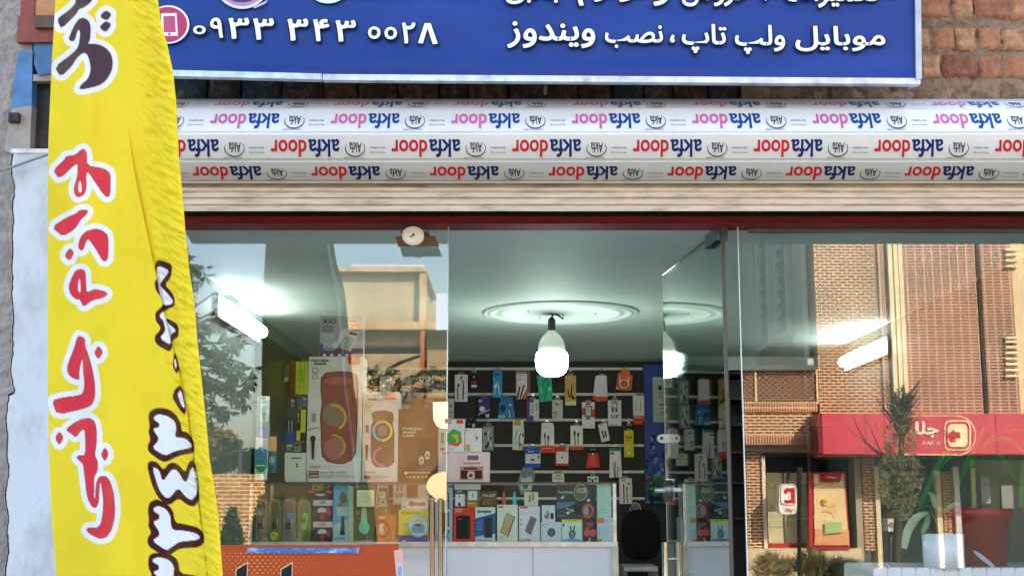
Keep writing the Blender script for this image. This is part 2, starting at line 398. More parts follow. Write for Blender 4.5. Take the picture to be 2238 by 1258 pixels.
mb = MB(); mb.pbox((38, 35, 132, 92), 3.97, .04, '#8a3f34'); mb.pbox((46, -40, 76, 36), 3.978, .04, '#8a4038'); mb.build('red_crossbar', m_rust, fr)
mb = MB(); mb.pbox((73, 94, 132, 118), 3.985, .02, '#4a7aa5'); mb.ppoly([(76, 118), (128, 116), (130, 158), (84, 165), (74, 140)], 3.965, .04, '#3f6fa0'); mb.pbox((72, 163, 132, 177), 3.972, .03, '#9a8f84'); mb.build('blue_bracket', m_rust, fr)
mb = MB(); mb.pbox((77, -40, 132, 34), 3.985, .03, '#c48a5a'); mb.pbox((76, 36, 132, 60), 3.95, .04, '#5b4538'); mb.build('wooden_block', m_rust, fr)
mb = MB(); mb.pbox((18, 246, 40, 266), 3.955, .02, '#2e2420'); mb.tube([P(22, 250, 3.95), P(22, 262, 3.95), P(34, 262, 3.94)], .003, '#3a2c24'); mb.build('latch', m_rust, fr)
mb = MB(); mb.pbox((60, 178, 132, 328), 4.02, .02, '#16100c'); mb.build('opening_shade_panel', M('rusty_paint'), fr)  # near-black panel standing in for the shade inside the opening
mb = MB(); mb.tube([P(-30, 381, 3.93), P(30, 364, 3.93), P(80, 346, 3.92), P(150, 322, 3.91)], .0045, '#8a8884'); tag(mb.build('cable', m_plas), 'grey cable running diagonally across the top of the white pier', 'cable')
# ================================================================== signboard
YS = 3.80
sg = thing('signboard', 'large blue shop signboard with white Persian lettering and aluminium edge', 'sign', P(1200, 190, YS))
sg['o0'] = tuple(sg.location)
TL = -420
def sy(px): return 152 + (px - 385) * (183 - 155) / (2005 - 385)       # lower edge of the blue sheet
mb = MB(); nx, nz = 160, 40; vs = []
for i in range(nx + 1):
    for j in range(nz + 1):
        px = 210 + (2008 - 210) * i / nx; yb = sy(px) + 4; py = yb + (TL - yb) * (j / nz) ** 1.3
        d = .006 * math.exp(-((py - (128 + (px - 300) * .022)) / 16) ** 2) * (0.7 + .6 * noise.noise(Vector((px * .004, 0, 0)))) + .0025 * noise.noise(Vector((px * .006, py * .02, 0)))
        vs.append(P(px, py, YS + .004) + Vector((0, -d + .0016 * noise.noise(Vector((px * .02, py * .05, 3))), 0)))
mb.add(vs, [(i * (nz + 1) + j, (i + 1) * (nz + 1) + j, (i + 1) * (nz + 1) + j + 1, i * (nz + 1) + j + 1) for i in range(nx) for j in range(nz)], C('#0d3788'), True)
mb.build('blue_sheet', M('banner_vinyl', .42, nscale=2, namt=.14, bump=.0004, bscale=200, spec=.3, dirt='#2a50a0', dscale=2.2, damt=.4, stretch=(.5, 1, 1.6)), sg)
mb = MB(); mb.box(XX(212, YS), XX(2010, YS), YS + .022, YS + .09, ZZ(140, YS), ZZ(TL, YS), '#3a3a3c'); mb.build('backing', m_alu, sg)
def bar(name, a, b_, Y, hh, th, col, par=sg, mat=m_alu):
    mb = MB(); (x0, y0), (x1, y1) = a, b_
    q = [P(x0, y0 + hh, Y), P(x1, y1 + hh, Y), P(x1, y1, Y), P(x0, y0, Y)]
    mb.hexa(q, [p + Vector((0, th, 0)) for p in q], col); return mb.build(name, mat, par)
bar('bottom_trim', (210, 149), (703, 161), YS - .006, 13, .026, '#c4ccd6')
bar('bottom_trim', (705, 162), (2012, 171), YS - .004, 13, .026, '#c9ced6')
mb = MB(); q = [P(2002, 175, YS - .008), P(2015, 172, YS - .008), P(2008, TL, YS - .008), P(1996, TL, YS - .008)]
mb.hexa(q, [p + Vector((0, .09, 0)) for p in q], '#aab4c0'); mb.build('side_trim', m_alu, sg)
def signtext(name, items, par=sg):
    mb = MB()
    for x0, y0, x1, y1, t in items:
        mb.text(x0 - 2.6, y0 - 2, x1 + 3, y1 + 3.4, t, YS - .0070, '#0a1028', .05, .0016)
        mb.text(x0, y0, x1, y1, t, YS - .0092, '#f4f7ec', .022, .0022)
    return mb.build(name, m_art, par)
signtext('phone_number', [(422, 56, 450, 76, 'o'), (459, 39, 488, 84, '۹'), (499, 39, 545, 86, '۳'), (553, 40, 599, 88, '۳'), (628, 41, 674, 90, '۳'), (684, 42, 720, 91, '۴'), (733, 44, 778, 92, '۳'),
    (804, 58, 832, 86, 'o'), (840, 59, 868, 87, 'o'), (878, 49, 908, 96, '۲')])
mb = MB(); e8 = [(928, 51), (941, 50.5), (957, 96), (946, 97), (934.5, 62), (924, 95.5), (913.5, 94.5)]
mb.ppoly([(935 + (x - 935) * 1.14, 74 + (y - 74) * 1.10) for x, y in e8], YS - .0075, 0, '#0a1028'); mb.ppoly(e8, YS - .0095, 0, '#f4f7ec'); mb.build('last_digit', m_art, sg)
signtext('slogan', [(1738, 57, 1935, 113, arab('موبایل')), (1606, 55, 1716, 119, arab('ولپ')), (1490, 53, 1588, 117, arab('تاپ')), (1464, 76, 1475, 94, '،'), (1322, 56, 1449, 106, arab('نصب')), (1108, 47, 1301, 106, arab('ویندوز'))])
signtext('slogan', [(1716, -45, 1922, 18, arab('تعمیرات')), (1668, -22, 1678, 2, '،'), (1490, -45, 1632, 15, arab('فروش')), (1428, -32, 1462, 14, 'ﻭ'), (1262, -48, 1408, 14, arab('لوازم')), (1104, -48, 1232, 10, arab('جانبی'))])
mb = MB(); mb.ell(368, 54, 46, 42, YS - .0075, 0, '#f2e8ee'); mb.ell(367, 54, 42, 38.5, YS - 0.0082, 0, '#b8426a')
mb.ppoly([(352, 30), (386, 29), (389, 79), (353, 79)], YS - 0.0089, 0, '#f4e6ec'); mb.ppoly([(357, 36), (382, 35), (384, 71), (358, 71)], YS - 0.0096, 0, '#c0577c'); mb.ell(370, 75, 2.4, 2.4, YS - 0.0096, 0, '#9a4058', 12)
mb.build('phone_emblem', m_art, sg)
mb = MB(); mb.ell(529, -42, 62, 62, YS - .0075, 0, '#d8dce6', 40); mb.ell(529, -44, 57, 57, YS - 0.0082, 0, '#3a4a7a', 40); mb.ring(529, -48, 62, 60, 6, YS - 0.0089, '#c58aa8', 40, 190, 330); mb.ppoly([(553, 16), (586, 0), (580, 8), (556, 19)], YS - 0.0096, 0, '#d9b6cc')
mb.ell(717, -42, 52, 50, YS - .0075, 0, '#dfe6ea', 40); mb.ell(717, -44, 46, 44, YS - 0.0082, 0, '#c8d4d0', 40)
mb.build('round_emblems', m_art, sg)
mb = MB(); mb.ppoly([(1189, 186), (1196, 188), (1196, 205), (1190, 208), (1188, 200)], 4.02, .003, '#8a8c8c'); tag(mb.build('hanging_tape', m_plas), 'small grey scrap of tape hanging under the signboard', 'tape')
# ================================================================== roller shutter
sh = thing('roller_shutter', 'rolled-up white roller shutter printed with upside-down red and blue lettering', 'shutter', P(1300, 462, 3.95))
prof = [(400, 3.935), (355, 3.885), (294, 3.862), (241, 3.90), (222, 3.965), (218, 4.06)]
XA, XB = P(330, 300, 3.9).x, P(2900, 300, 3.9).x
m_slat = M('white_slat', .3, nscale=3, namt=.05, bump=.0006, bscale=14, dirt='#b0a796', dscale=4, damt=.25, stretch=(.6, 1, 3))
slats = []
cols = ['#bdb8ac', '#d2cfc6', '#ebebed', '#e9eaec', '#d0d0d0']  # down-facing slats coloured darker, their shade put into the colour
for k in range(5):
    (ya, Ya), (yb, Yb) = prof[k], prof[k + 1]
    A = Vector((0, Ya, ZZ(ya, Ya))); B = Vector((0, Yb, ZZ(yb, Yb)))
    d = (B - A).normalized(); n = Vector((0, -d.z, d.y))
    if n.y > 0: n = -n
    L = (B - A).length; mb = MB()
    pr = [(0.0, .000), (.006, -.007), (.011, -.007), (.012, .001)]       # hinge groove then curved face
    for t in range(9): pr.append((.012 + (L - .012) * t / 8, .001 + .0035 * math.sin(math.pi * t / 8)))
    ps = [A + d * s_ + n * h for s_, h in pr]
    vs = [(XA, p.y, p.z) for p in ps] + [(XB, p.y, p.z) for p in ps]; m = len(ps)
    mb.add(vs, [(i, i + 1, m + i + 1, m + i) for i in range(m - 1)], C(cols[k]), False)
    back = [A - n * .012, B - n * .012]
    mb.add([(XA, p.y, p.z) for p in back] + [(XB, p.y, p.z) for p in back], [(0, 2, 3, 1)], C('#555'))
    so_ = mb.build('slat', m_slat, sh); slats.append((so_, A, d, n, L))
# printing, upside down
def shutter_print(k, starts, pitch, cr, cb, lo, hi, scale=1.0):
    so_, A, d, n, L = slats[k]; (ya, Ya), (yb, Yb) = prof[k], prof[k + 1]
    mb = MB(); Ym = (Ya + Yb) / 2; pym = (ya + yb) / 2
    s = 1.0 / F * Ym * 1.01
    def put(t, xr, w_, h0, h1, col, bold=.015, lift=.0055):      # xr = px of right end (text start because reversed)
        v, f = text_mesh(t, bold)
        vs = []
        for a, b_, c in v:
            X = P(xr, pym, Ym).x - a * w_ * s
            q = A + d * (L * (1 - (h0 + (h1 - h0) * b_)))
            tt = (1 - (h0 + (h1 - h0) * b_))
            q = q + n * (lift + .0035 * math.sin(math.pi * min(1, max(0, tt))) - .003 + .0002 * c)
            vs.append((X, q.y, q.z))
        mb.add(vs, [tuple(reversed(x)) for x in f], C(col))
    for x0 in starts:
        x = x0
        # word block: left 'door' right 'akfa' as seen upside down ; x = left px of the word
        put('door', x + 80, 80, lo + .02, hi + .04, cr, .02)
        put('akfa', x + 152, 70, lo, hi + .04, cb, .02)
        put('Akfa', x + 200, 27, lo + .12, hi - .12, '#101830', .01)
        cxm = P(x + 186, pym, Ym).x; nn = 20
        for rr_, a0, a1, wd in ((22.5, 150, 380, 2.4), (22.5, -20, 40, 1)):
            vs = []
            for i in range(nn + 1):
                a = R(a0 + (a1 - a0) * i / nn); w2 = wd * math.sin(math.pi * (i + .3) / (nn + .6)) + .4
                for r_ in (1, 1 - w2 / 22.5):
                    hh = .5 + .3 * r_ * math.sin(a); q = A + d * (L * hh); q = q + n * (.0028 + .0035 * math.sin(math.pi * hh))
                    vs.append((cxm + 22.5 * s * r_ * math.cos(a), q.y, q.z))
            mb.add(vs, [(2 * i, 2 * i + 1, 2 * i + 3, 2 * i + 2) for i in range(nn)], C('#101830'))
        put('Continue the use HEART', x + 203, 44, .80, .86, '#55606c', 0)
        put('Remove the Tape', x + 251, 34, .60, .68, '#55606c', 0)
        put('After Installation', x + 251, 34, .44, .52, '#55606c', 0)
    mb.build('printed_lettering', m_art, so_)
shutter_print(0, [420 + 259 * i - 518 * 0 for i in range(-1, 8)], 259, '#b8161c', '#141c50', .14, .76)
shutter_print(1, [327 + 263.5 * i for i in range(0, 8)], 263, '#c01a22', '#15205c', .16, .77)
shutter_print(2, [195 + 263 * i for i in range(0, 9)], 263, '#d46ba4', '#1c4a92', .16, .75)
shutter_print(3, [205 + 261 * i for i in range(0, 9)], 261, '#d887b4', '#4a6c9c', .16, .77)
# hanging bottom slats (beige from dirt plus sunlit reflection put into the colour)
mb = MB(); pr = []
ridge = [(401, 3.95), (405, 3.968), (409, 3.968), (410, 3.952), (417, 3.951), (418, 3.957), (421, 3.957), (422, 3.951), (431, 3.949), (432, 3.955), (434, 3.955), (435, 3.949), (446, 3.947), (447, 3.953), (449, 3.953), (450, 3.945), (461, 3.944), (461.5, 3.97), (461.6, 4.14)]
ps = [(Y, ZZ(y, Y)) for y, Y in ridge]; m = len(ps)
mb.add([(XA, a, b_) for a, b_ in ps] + [(XB, a, b_) for a, b_ in ps], [(i + 1, i, m + i, m + i + 1) for i in range(m - 1)], C('#d2bda2'))
mb.build('bottom_rail', M('dusty_sunlit_beige', .5, nscale=6, namt=.2, dirt='#7d6046', dscale=8, damt=.75, stretch=(1, 1, 7)), sh)
# ================================================================== flag
def interp(tab, y):
    return float(np.interp(y, [a for a, _ in tab], [b for _, b in tab]))
LE = [(-300, 150), (0, 121), (140, 113), (300, 106), (420, 104), (840, 104), (1000, 107), (1130, 113), (1258, 123), (1400, 140)]
RE = [(-300, 318), (0, 345), (50, 352), (100, 366), (155, 378), (230, 386), (340, 391), (420, 399), (500, 405), (600, 415), (650, 424), (750, 432), (840, 442), (930, 452), (1000, 458), (1060, 468), (1130, 478), (1258, 487), (1400, 500)]
SLV = [(-300, 300), (0, 320), (140, 338), (280, 343), (420, 358), (560, 368), (700, 384), (840, 404), (1040, 432), (1239, 449), (1400, 462)]
FO = [(200, 268), (350, 290), (420, 303), (560, 333), (704, 364), (770, 381), (840, 397), (900, 410), (1400, 470)]
def z1(pts, oy): return [(x / 2.995, oy + y / 2.995) for x, y in pts]
def z3(pts): return [(x / 3.009, 840 + y / 3.009) for x, y in pts]
dark = [z1([(490,-30),(585,-30),(605,0),(575,30),(545,50),(515,60),(495,95),(402,188),(380,140),(385,118),(455,70),(500,20)],0),
 z1([(692,70),(730,95),(700,135),(655,110)],0), z1([(692,140),(728,162),(692,212),(652,180)],0),
 z1([(450,262),(485,272),(505,200),(522,190),(528,230),(515,310),(480,350),(360,440),(398,502),(470,430),(500,380),(540,345),(570,350),(590,400),(597,460),(580,515),(530,560),(520,588),(640,562),(690,530),(728,470),(737,410),(725,355),(690,315),(640,292),(570,292),(588,260),(592,180),(580,140),(550,120),(520,125),(490,165),(465,220)],0)]
red = [z1([(350,1115),(425,1045),(432,1025),(490,1018),(545,972),(566,1000),(568,1085),(680,1105),(722,1135),(720,1275),(700,1290),(672,1262),(630,1200),(590,1140),(568,1120),(560,1160),(565,1200),(560,1250),(545,1275),(510,1292),(490,1270),(485,1230),(510,1150),(510,1070),(490,1075),(390,1170)],0),
 z1([(343,228),(430,170),(500,140),(520,120),(572,115),(570,140),(530,175),(490,240),(412,287)],420),
 z1([(512,362),(525,300),(560,258),(620,240),(665,248),(708,285),(706,430),(690,450),(672,445),(625,365),(578,300),(560,325),(540,385)],420),
 z1([(457,366),(483,395),(457,447),(424,415)],420),
 z1([(470,560),(500,510),(535,503),(558,520),(560,590),(565,660),(620,635),(690,650),(702,670),(670,690),(600,705),(548,748),(525,700),(500,698),(465,670),(450,620)],420),
 z1([(510,938),(555,955),(555,1010),(580,1070),(608,1180),(620,1260),(620,1340),(600,1390),(550,1413),(375,1453),(343,1363),(400,1345),(530,1328),(550,1300),(555,1250),(545,1150),(545,1090),(530,1100),(515,1180),(520,1225),(480,1215),(450,1190),(440,1150),(455,1100),(490,1010)],420),
 z1([(645,1003),(672,1045),(645,1090),(618,1050)],420),
 z3([(433,295),(490,250),(545,225),(590,222),(620,240),(635,300),(632,400),(620,460),(640,500),(642,560),(615,610),(618,680),(615,750),(628,750),(632,660),(645,615),(670,600),(700,605),(725,640),(750,730),(755,850),(735,950),(700,1000),(660,1010),(610,990),(575,965),(572,945),(600,938),(640,942),(665,915),(680,830),(680,740),(665,640),(655,640),(650,700),(648,770),(632,807),(605,800),(575,740),(562,640),(550,520),(520,495),(506,478),(520,465),(560,465),(565,400),(560,290),(530,300),(500,345),(470,320)]),
 z3([(390,307),(417,348),(390,395),(364,350)]), z3([(688,412),(713,450),(692,502),(667,462)])]
holes = [z1([(515,1258),(512,1215),(522,1180),(532,1200),(535,1258)],0), z1([(510,640),(512,590),(522,560),(528,620),(525,660)],420)]
brown = [z1([(1028,440),(1115,465),(1128,490),(1118,560),(1080,605),(1130,660),(1145,700),(1143,745),(1085,770),(1055,790),(1048,815),(1080,830),(1100,825),(1160,860),(1172,900),(1165,950),(1125,970),(1130,1010),(1110,1045),(1030,1000),(1012,970),(1015,935),(1045,905),(1050,880),(1018,840),(1015,790),(1045,760),(1070,735),(1055,690),(1020,640),(1010,590),(1030,560),(1012,490)],420),
 z1([(1140,1050),(1150,1065),(1173,1130),(1172,1160),(1155,1190),(1130,1140),(1135,1090)],420), z3([(1185,0),(1205,40),(1225,160),(1215,200),(1180,165),(1130,80),(1150,30)]),
 z3([(1060,150),(1120,165),(1165,205),(1190,260),(1195,305),(1230,310),(1265,350),(1280,400),(1275,450),(1180,465),(1085,512),(1040,490),(975,440),(970,400),(990,360),(975,310),(985,270),(975,215),(985,175),(1020,155)]),
 z3([(990,500),(1030,505),(1075,560),(1110,515),(1145,510),(1180,530),(1218,575),(1240,510),(1268,490),(1290,540),(1308,640),(1310,760),(1280,800),(1240,795),(1175,745),(1120,790),(1080,780),(1035,735),(1000,660),(970,550),(972,515)]),
 z3([(985,770),(1030,750),(1100,780),(1140,830),(1152,905),(1220,915),(1310,940),(1345,990),(1340,1045),(1300,1070),(1180,1075),(1110,1125),(1050,1110),(975,1060),(968,1010),(995,970),(975,930),(980,880),(972,820)]),
 z3([(990,1110),(1050,1100),(1120,1110),(1170,1150),(1185,1240),(1290,1250),(1340,1290),(1300,1500),(1000,1500),(980,1300),(1000,1250),(975,1200),(975,1140)])]
white = [z1([(1035,480),(1112,512),(1075,560),(1042,605),(1085,650),(1132,705),(1128,730),(1072,742),(1050,680),(1030,570),(1022,510)],420),
 z1([(1050,790),(1080,795),(1095,850),(1110,865),(1155,905),(1115,930),(1118,1000),(1045,955),(1085,905),(1070,840),(1045,815)],420), z1([(1145,1080),(1160,1125),(1150,1160),(1140,1120)],420), z3([(1190,30),(1218,150),(1200,150),(1165,65)]),
 z3([(1010,215),(1040,193),(1100,205),(1150,240),(1160,290),(1148,345),(1220,350),(1265,400),(1255,415),(1150,435),(1085,468),(1000,415),(1040,370),(1042,345),(1010,300),(1015,285),(1045,280),(1050,255),(1015,232)]),
 z3([(1000,540),(1045,555),(1070,640),(1130,555),(1165,560),(1222,655),(1262,535),(1290,560),(1300,660),(1295,720),(1262,758),(1225,740),(1172,675),(1115,745),(1085,740),(1045,690)]),
 z3([(1010,810),(1040,795),(1090,815),(1120,860),(1125,930),(1140,955),(1220,960),(1290,975),(1318,1000),(1300,1020),(1180,1030),(1130,1065),(1095,1090),(1000,1025),(1050,990),(1045,960),(1005,900),(1045,885),(1050,855),(1010,830)]),
 z3([(1005,1145),(1045,1130),(1110,1150),(1145,1190),(1140,1260),(1150,1290),(1260,1300),(1150,1380),(1000,1330),(1050,1290),(1045,1270),(1005,1230),(1045,1215),(1045,1185),(1005,1165)])]
def smooth(p):    # one round of corner cutting
    o = []
    n = len(p)
    for i in range(n):
        a, b_ = p[i], p[(i + 1) % n]; o += [(a[0] * .8 + b_[0] * .2, a[1] * .8 + b_[1] * .2), (a[0] * .2 + b_[0] * .8, a[1] * .2 + b_[1] * .8)]
    return o
def sdist(px, py, poly):
    """signed distance in px (negative inside)"""
    d = np.full(px.shape, 1e9); ins = np.zeros(px.shape, bool); n = len(poly)
    for i in range(n):
        (x0, y0), (x1, y1) = poly[i], poly[(i + 1) % n]
        ex, ey = x1 - x0, y1 - y0; l2 = ex * ex + ey * ey + 1e-9
        t = np.clip(((px - x0) * ex + (py - y0) * ey) / l2, 0, 1)
        d = np.minimum(d, np.hypot(px - x0 - t * ex, py - y0 - t * ey))
        if abs(y1 - y0) > 1e-9:
            c = ((y0 > py) != (y1 > py)) & (px < ex * (py - y0) / (y1 - y0) + x0); ins ^= c
    return np.where(ins, -d, d)
def build_flag():
    nu, nv = 230, 860
    V = np.linspace(-300, 1400, nv + 1); U = np.linspace(0, 1, nu + 1)
    py = np.repeat(V[None, :], nu + 1, 0)
    def col(tab): return np.interp(V, [a for a, _ in tab], [b for _, b in tab])[None, :]
    le, re_, sl_, fo = col(LE), col(RE), col(SLV), col(FO)
    px = le + (re_ - le) * U[:, None]
    # depth: gentle S curve, ripples running down, fold, ruched sleeve
    Y = 2.90 - .16 * U[:, None] + 0 * py
    Y = Y - .05 * np.clip((py - 700) / 600, 0, 1) * U[:, None]
    warp = 14 * np.sin(py / 170.0) + 8 * np.sin(py / 61.0 + 1)
    Y = Y + .006 * np.sin((px + warp) / 17.0) * (.5 + .5 * np.sin(py / 230.0 + .6)) * np.clip((px - le) / 90, 0, 1) + +.021 * np.sin((px + warp * .6 - (py - 600) * .09) / 43.0)
    f = px - fo; Y = Y + np.where((f > 0) & (py > 260), .009 * np.exp(-f / 34.0) * np.clip((py - 260) / 150, 0, 1), 0)
    s = (px - sl_) / (re_ - sl_ + 1e-6); ins = s > 0
    nz = np.zeros_like(px)
    for i in range(nu + 1):
        for j in range(nv + 1):
            if px[i, j] > sl_[0, j] - 42:
                xx, yy = px[i, j], V[j]
                a = noise.noise(Vector((xx * .045, (yy - xx * .55) * .075, 1))); c = noise.noise(Vector((xx * .09, (yy - xx * .8) * .16, 7)))
                k_ = min(1, max(0, (xx - sl_[0, j] + 42) / 42))
                nz[i, j] = (a * .014 + c * .006) * k_ * min(1, (re_[0, j] - xx) / 14 + .12)
            else:
                nz[i, j] = .0012 * noise.noise(Vector((px[i, j] * .03, V[j] * .018, 2)))
    sc_ = np.clip(s, 0, 1)
    Y = Y + nz - np.where(ins, .016 * np.sqrt(np.clip(1 - (2 * sc_ - 1) ** 2, 0, 1)), 0)
    u = (px - CX) / F; v = (CY - py) / F; t = Y / (ct - v * st)
    co = np.stack([u * t, Y, EYE + (st + v * ct) * t], -1)
    colr = np.empty(px.shape + (3,)); colr[:] = C('#fadf34')[:3]
    def mix(mask, h): 
        m = np.clip(mask, 0, 1)[..., None]; colr[:] = colr * (1 - m) + np.array(C(h)[:3]) * m
    DR = [sdist(px, py, smooth(p)) for p in red + dark]; dm = np.minimum.reduce(DR)
    mix((13.5 - dm) / 1.2, '#f8f8f6')
    dr = np.minimum.reduce(DR[:len(red)]); dk = np.minimum.reduce(DR[len(red):])
    mix(.5 - (dr - 1) / 1.2, '#5e2a48'); mix(.5 - dr / 1.2, '#e63c4c'); mix(.5 - (dk - 1) / 1.2, '#2a2850'); mix(.5 - dk / 1.2, '#54404c')
    dh = np.minimum.reduce([sdist(px, py, smooth(p)) for p in holes]); mix(.5 - dh / 1.2, '#f8f8f6')
    db = np.minimum.reduce([sdist(px, py, smooth(p)) for p in brown]); mix(.5 - db / 1.2, '#4a2020')
    dw = np.minimum.reduce([sdist(px, py, smooth(p)) for p in white]); mix(.5 - dw / 1.2, '#f4f4f6')
    n = nv + 1
    vs = co.reshape(-1, 3)
    I = (np.arange(nu)[:, None] * n + np.arange(nv)[None, :]).reshape(-1)
    fs = np.stack([I, I + 1, I + n + 1, I + n], -1)
    return vs, fs, colr.reshape(-1, 3), co
vs, fs, cc, co = build_flag()
o0 = P(310, 1400, 2.78)
flg = thing('flag_banner', 'tall yellow feather flag with red Persian lettering standing before the shop', 'flag', o0)
me = bpy.data.meshes.new('cloth'); me.from_pydata((vs - np.array(o0)).tolist(), [], fs.tolist())
at = me.color_attributes.new('Col', 'FLOAT_COLOR', 'POINT'); at.data.foreach_set('color', np.concatenate([cc, np.ones((len(cc), 1))], 1).ravel())
me.polygons.foreach_set('use_smooth', [True] * len(me.polygons))
me.materials.append(M('flag_fabric', .8, nscale=5, namt=.06, trans=.2, bump=.0006, bscale=120, spec=.15, dirt='#c8a818', dscale=7, damt=.22)); me.update()
fo_ = bpy.data.objects.new('cloth', me); COL.objects.link(fo_); fo_.parent = flg
me2 = bpy.data.meshes.new('lining'); k_ = 3
sub = co[::6, ::6].copy(); sub[..., 1] += .011; nn_, mm_ = sub.shape[:2]
me2.from_pydata((sub.reshape(-1, 3) - np.array(o0)).tolist(), [], [(i * mm_ + j, (i + 1) * mm_ + j, (i + 1) * mm_ + j + 1, i * mm_ + j + 1) for i in range(nn_ - 1) for j in range(mm_ - 1)])
at = me2.color_attributes.new('Col', 'FLOAT_COLOR', 'POINT'); at.data.foreach_set('color', list(C('#a09848')) * (nn_ * mm_))  # yellow flag back coloured olive, its shade put into the colour
me2.polygons.foreach_set('use_smooth', [True] * len(me2.polygons)); me2.materials.append(M('shaded_lining_fabric', .8, nscale=9, namt=.08, spec=.1))
lo_ = bpy.data.objects.new('lining', me2); COL.objects.link(lo_); lo_.parent = flg
pts = [Vector(co[-24, j]) + Vector((-.0, .034, 0)) for j in range(0, 860, 50)]
mb = MB(); mb.tube([Vector((pts[-1].x + .03, 2.78, .1))] + list(reversed(pts)), .008, '#c8c8c8'); mb.build('pole', m_metal, flg)
# ================================================================== shop front glass
ZT, ZF = ZZ(491, G), FL
def pane(x0, x1, par, name='pane', y=G, th=.008, z0=None, z1=None):
    mb = MB(); mb.box(x0, x1, y, y + th, ZF if z0 is None else z0, ZT - .002 if z1 is None else z1, '#fff'); return mb.build(name, m_glass, par)
xl0, xl1 = -1.5, XX(976.5, G)
gl = thing('glass_panel', 'fixed shop front pane left of the doorway, half behind the flag', 'window', (xl0, G, ZF)); pane(xl0, xl1, gl)
mb = MB(); mb.box(xl1, xl1 + .003, G - .001, G + .009, ZF, ZT, '#cfe0d8'); mb.build('edge_strip', m_gloss, gl)
m_cream = M('street_tinted_steel', .22, .9, nscale=10, namt=.1)  # steel for plates whose cream colours carry the sunlit street's reflection
mb = MB(); mb.ppoly([(954, 641), (979, 641), (979, 720), (952, 720)], G - .012, .034, '#e9e9e6'); mb.build('patch_fitting', M('white_metal', .3), gl)
mb = MB(); mb.ppoly([(946, 878), (979, 877), (979, 936), (966, 936), (954, 930), (947, 916)], G - .014, .036, '#efe6d2'); mb.ppoly([(972, 914), (984, 914), (984, 924), (972, 924)], G - .018, .04, '#777'); mb.build('lock_keeper', m_cream, gl)
mb = MB(); mb.ppoly([(976 + 44 * math.cos(R(a)), 1061 - 31.5 * math.sin(R(a))) for a in range(90, 271, 9)], G - .016, .04, '#f0d6b0'); mb.build('lock_plate', m_cream, gl)
mb = MB()
for x in (944, 962): mb.tube([P(x, 1088, G - .05), P(x + 1, 1330, G - .05)], .0075, '#9a8a78', 12)  # chrome bars browned, the street's reflection put into their colour
mb.tube([P(953, 1092, G - .05), P(953, 1092, G + .06)], .006, '#ccc')
mb.build('pull_handle', m_chrome, gl)
# right pane
xr0 = XX(1622, G)
gr = thing('glass_panel', 'wide fixed shop front pane right of the open glass door', 'window', (xr0, G, ZF)); pane(xr0, 2.4, gr)
mb = MB(); mb.box(xr0 - .003, xr0, G - .001, G + .009, ZF, ZT, '#dfe8e4'); mb.build('edge_strip', m_gloss, gr)
mb = MB(); mb.pbox((1617, 490, 1628, 495), G - .006, .02, '#111'); mb.box(xr0 + .04, 2.4, G + .02, G + .045, ZZ(504, G), ZZ(497, G), '#5e6c68'); mb.build('top_clip', m_plas, gr)
# open door
HX, HY = XX(1587, G), G + .004; FX, FY = P(1453, 800, 5.1).x, 5.1
dd = Vector((FX - HX, FY - HY, 0)); DL = dd.length; dd.normalize(); dn = Vector((dd.y, -dd.x, 0))
if dn.x < 0: dn = -dn
door = thing('glass_door', 'frameless glass door standing open into the shop', 'door', (HX, HY, ZF))
def dbox(mb, s0, s1, t0, t1, z0, z1, col):
    b0 = Vector((HX, HY, 0)); q = lambda s_, t_, z: b0 + dd * s_ + dn * t_ + Vector((0, 0, z))
    mb.hexa([q(s0, t0, z0), q(s1, t0, z0), q(s1, t0, z1), q(s0, t0, z1)], [q(s0, t1, z0), q(s1, t1, z0), q(s1, t1, z1), q(s0, t1, z1)], col)
m_door = glass_mat('door_glass', .13, (0.80, .93, .88, 1), 2.2)
mb = MB(); dbox(mb, 0, DL - .002, -.004, .004, ZF + .01, ZT - .012, '#fff'); mb.build('pane', m_door, door)
mb = MB(); dbox(mb, DL - .002, DL + .001, -.005, .005, ZF + .01, ZT - .012, '#e8dcc8'); dbox(mb, 0, DL, -.005, .005, ZT - .012, ZT - .009, '#2c3a38'); mb.build('polished_edge', m_gloss, door)
mb = MB(); dbox(mb, -.006, .0, -.0055, .0055, ZF, ZT, '#4a4440'); mb.build('pivot_post', M('dark_strip', .5), door)
mb = MB(); dbox(mb, .0, .16, -.018, .018, ZT - .05, ZT - .004, '#5c7078'); mb.build('top_pivot', m_metal, door)
zl = ZZ(1070, 5.0)
mb = MB(); b0 = Vector((HX, HY, 0)) + dd * (DL - .03)
for s_ in (-1, 1):
    q = b0 + dn * (.004 * s_) + Vector((0, 0, zl)); 
    mb.tube([q, q + dn * .012 * s_], .042, '#8a8c88', 24); mb.tube([q + dn * .012 * s_, q + dn * .05 * s_], .009, '#e8e8e8', 12)
mb.build('lock', m_metal, door)
mb = MB(); pill = [(1446, 948), (1469, 948), (1474, 950), (1478, 955), (1478, 960), (1474, 965), (1469, 967), (1446, 967), (1441, 965), (1437, 960), (1437, 955), (1441, 950)]
mb.ppoly(pill, 5.03, .02, '#e4dcd0'); mb.ell(1446, 957, 3.6, 4, 5.029, 0, '#14181a', 16); mb.ell(1470, 957, 3.6, 4, 5.029, 0, '#14181a', 16); mb.ppoly([(1458, 968), (1467, 968), (1467, 994), (1464, 997), (1459, 996)], 5.02, .02, '#a89c8c')
mb.build('bolt_keeper', M('white_metal'), door)
mb = MB()
for s_ in (-1, 1):
    q = Vector((HX, HY, 0)) + dd * (DL - .07) + dn * (.055 * s_ * .5)
    mb.tube([q + Vector((0, 0, ZZ(1184, 5.0))), q + Vector((0, 0, ZF + .2))], .0125, '#d8cdbd', 16)
q = Vector((HX, HY, 0)) + dd * (DL - .07); z = ZZ(1221, 5.0)
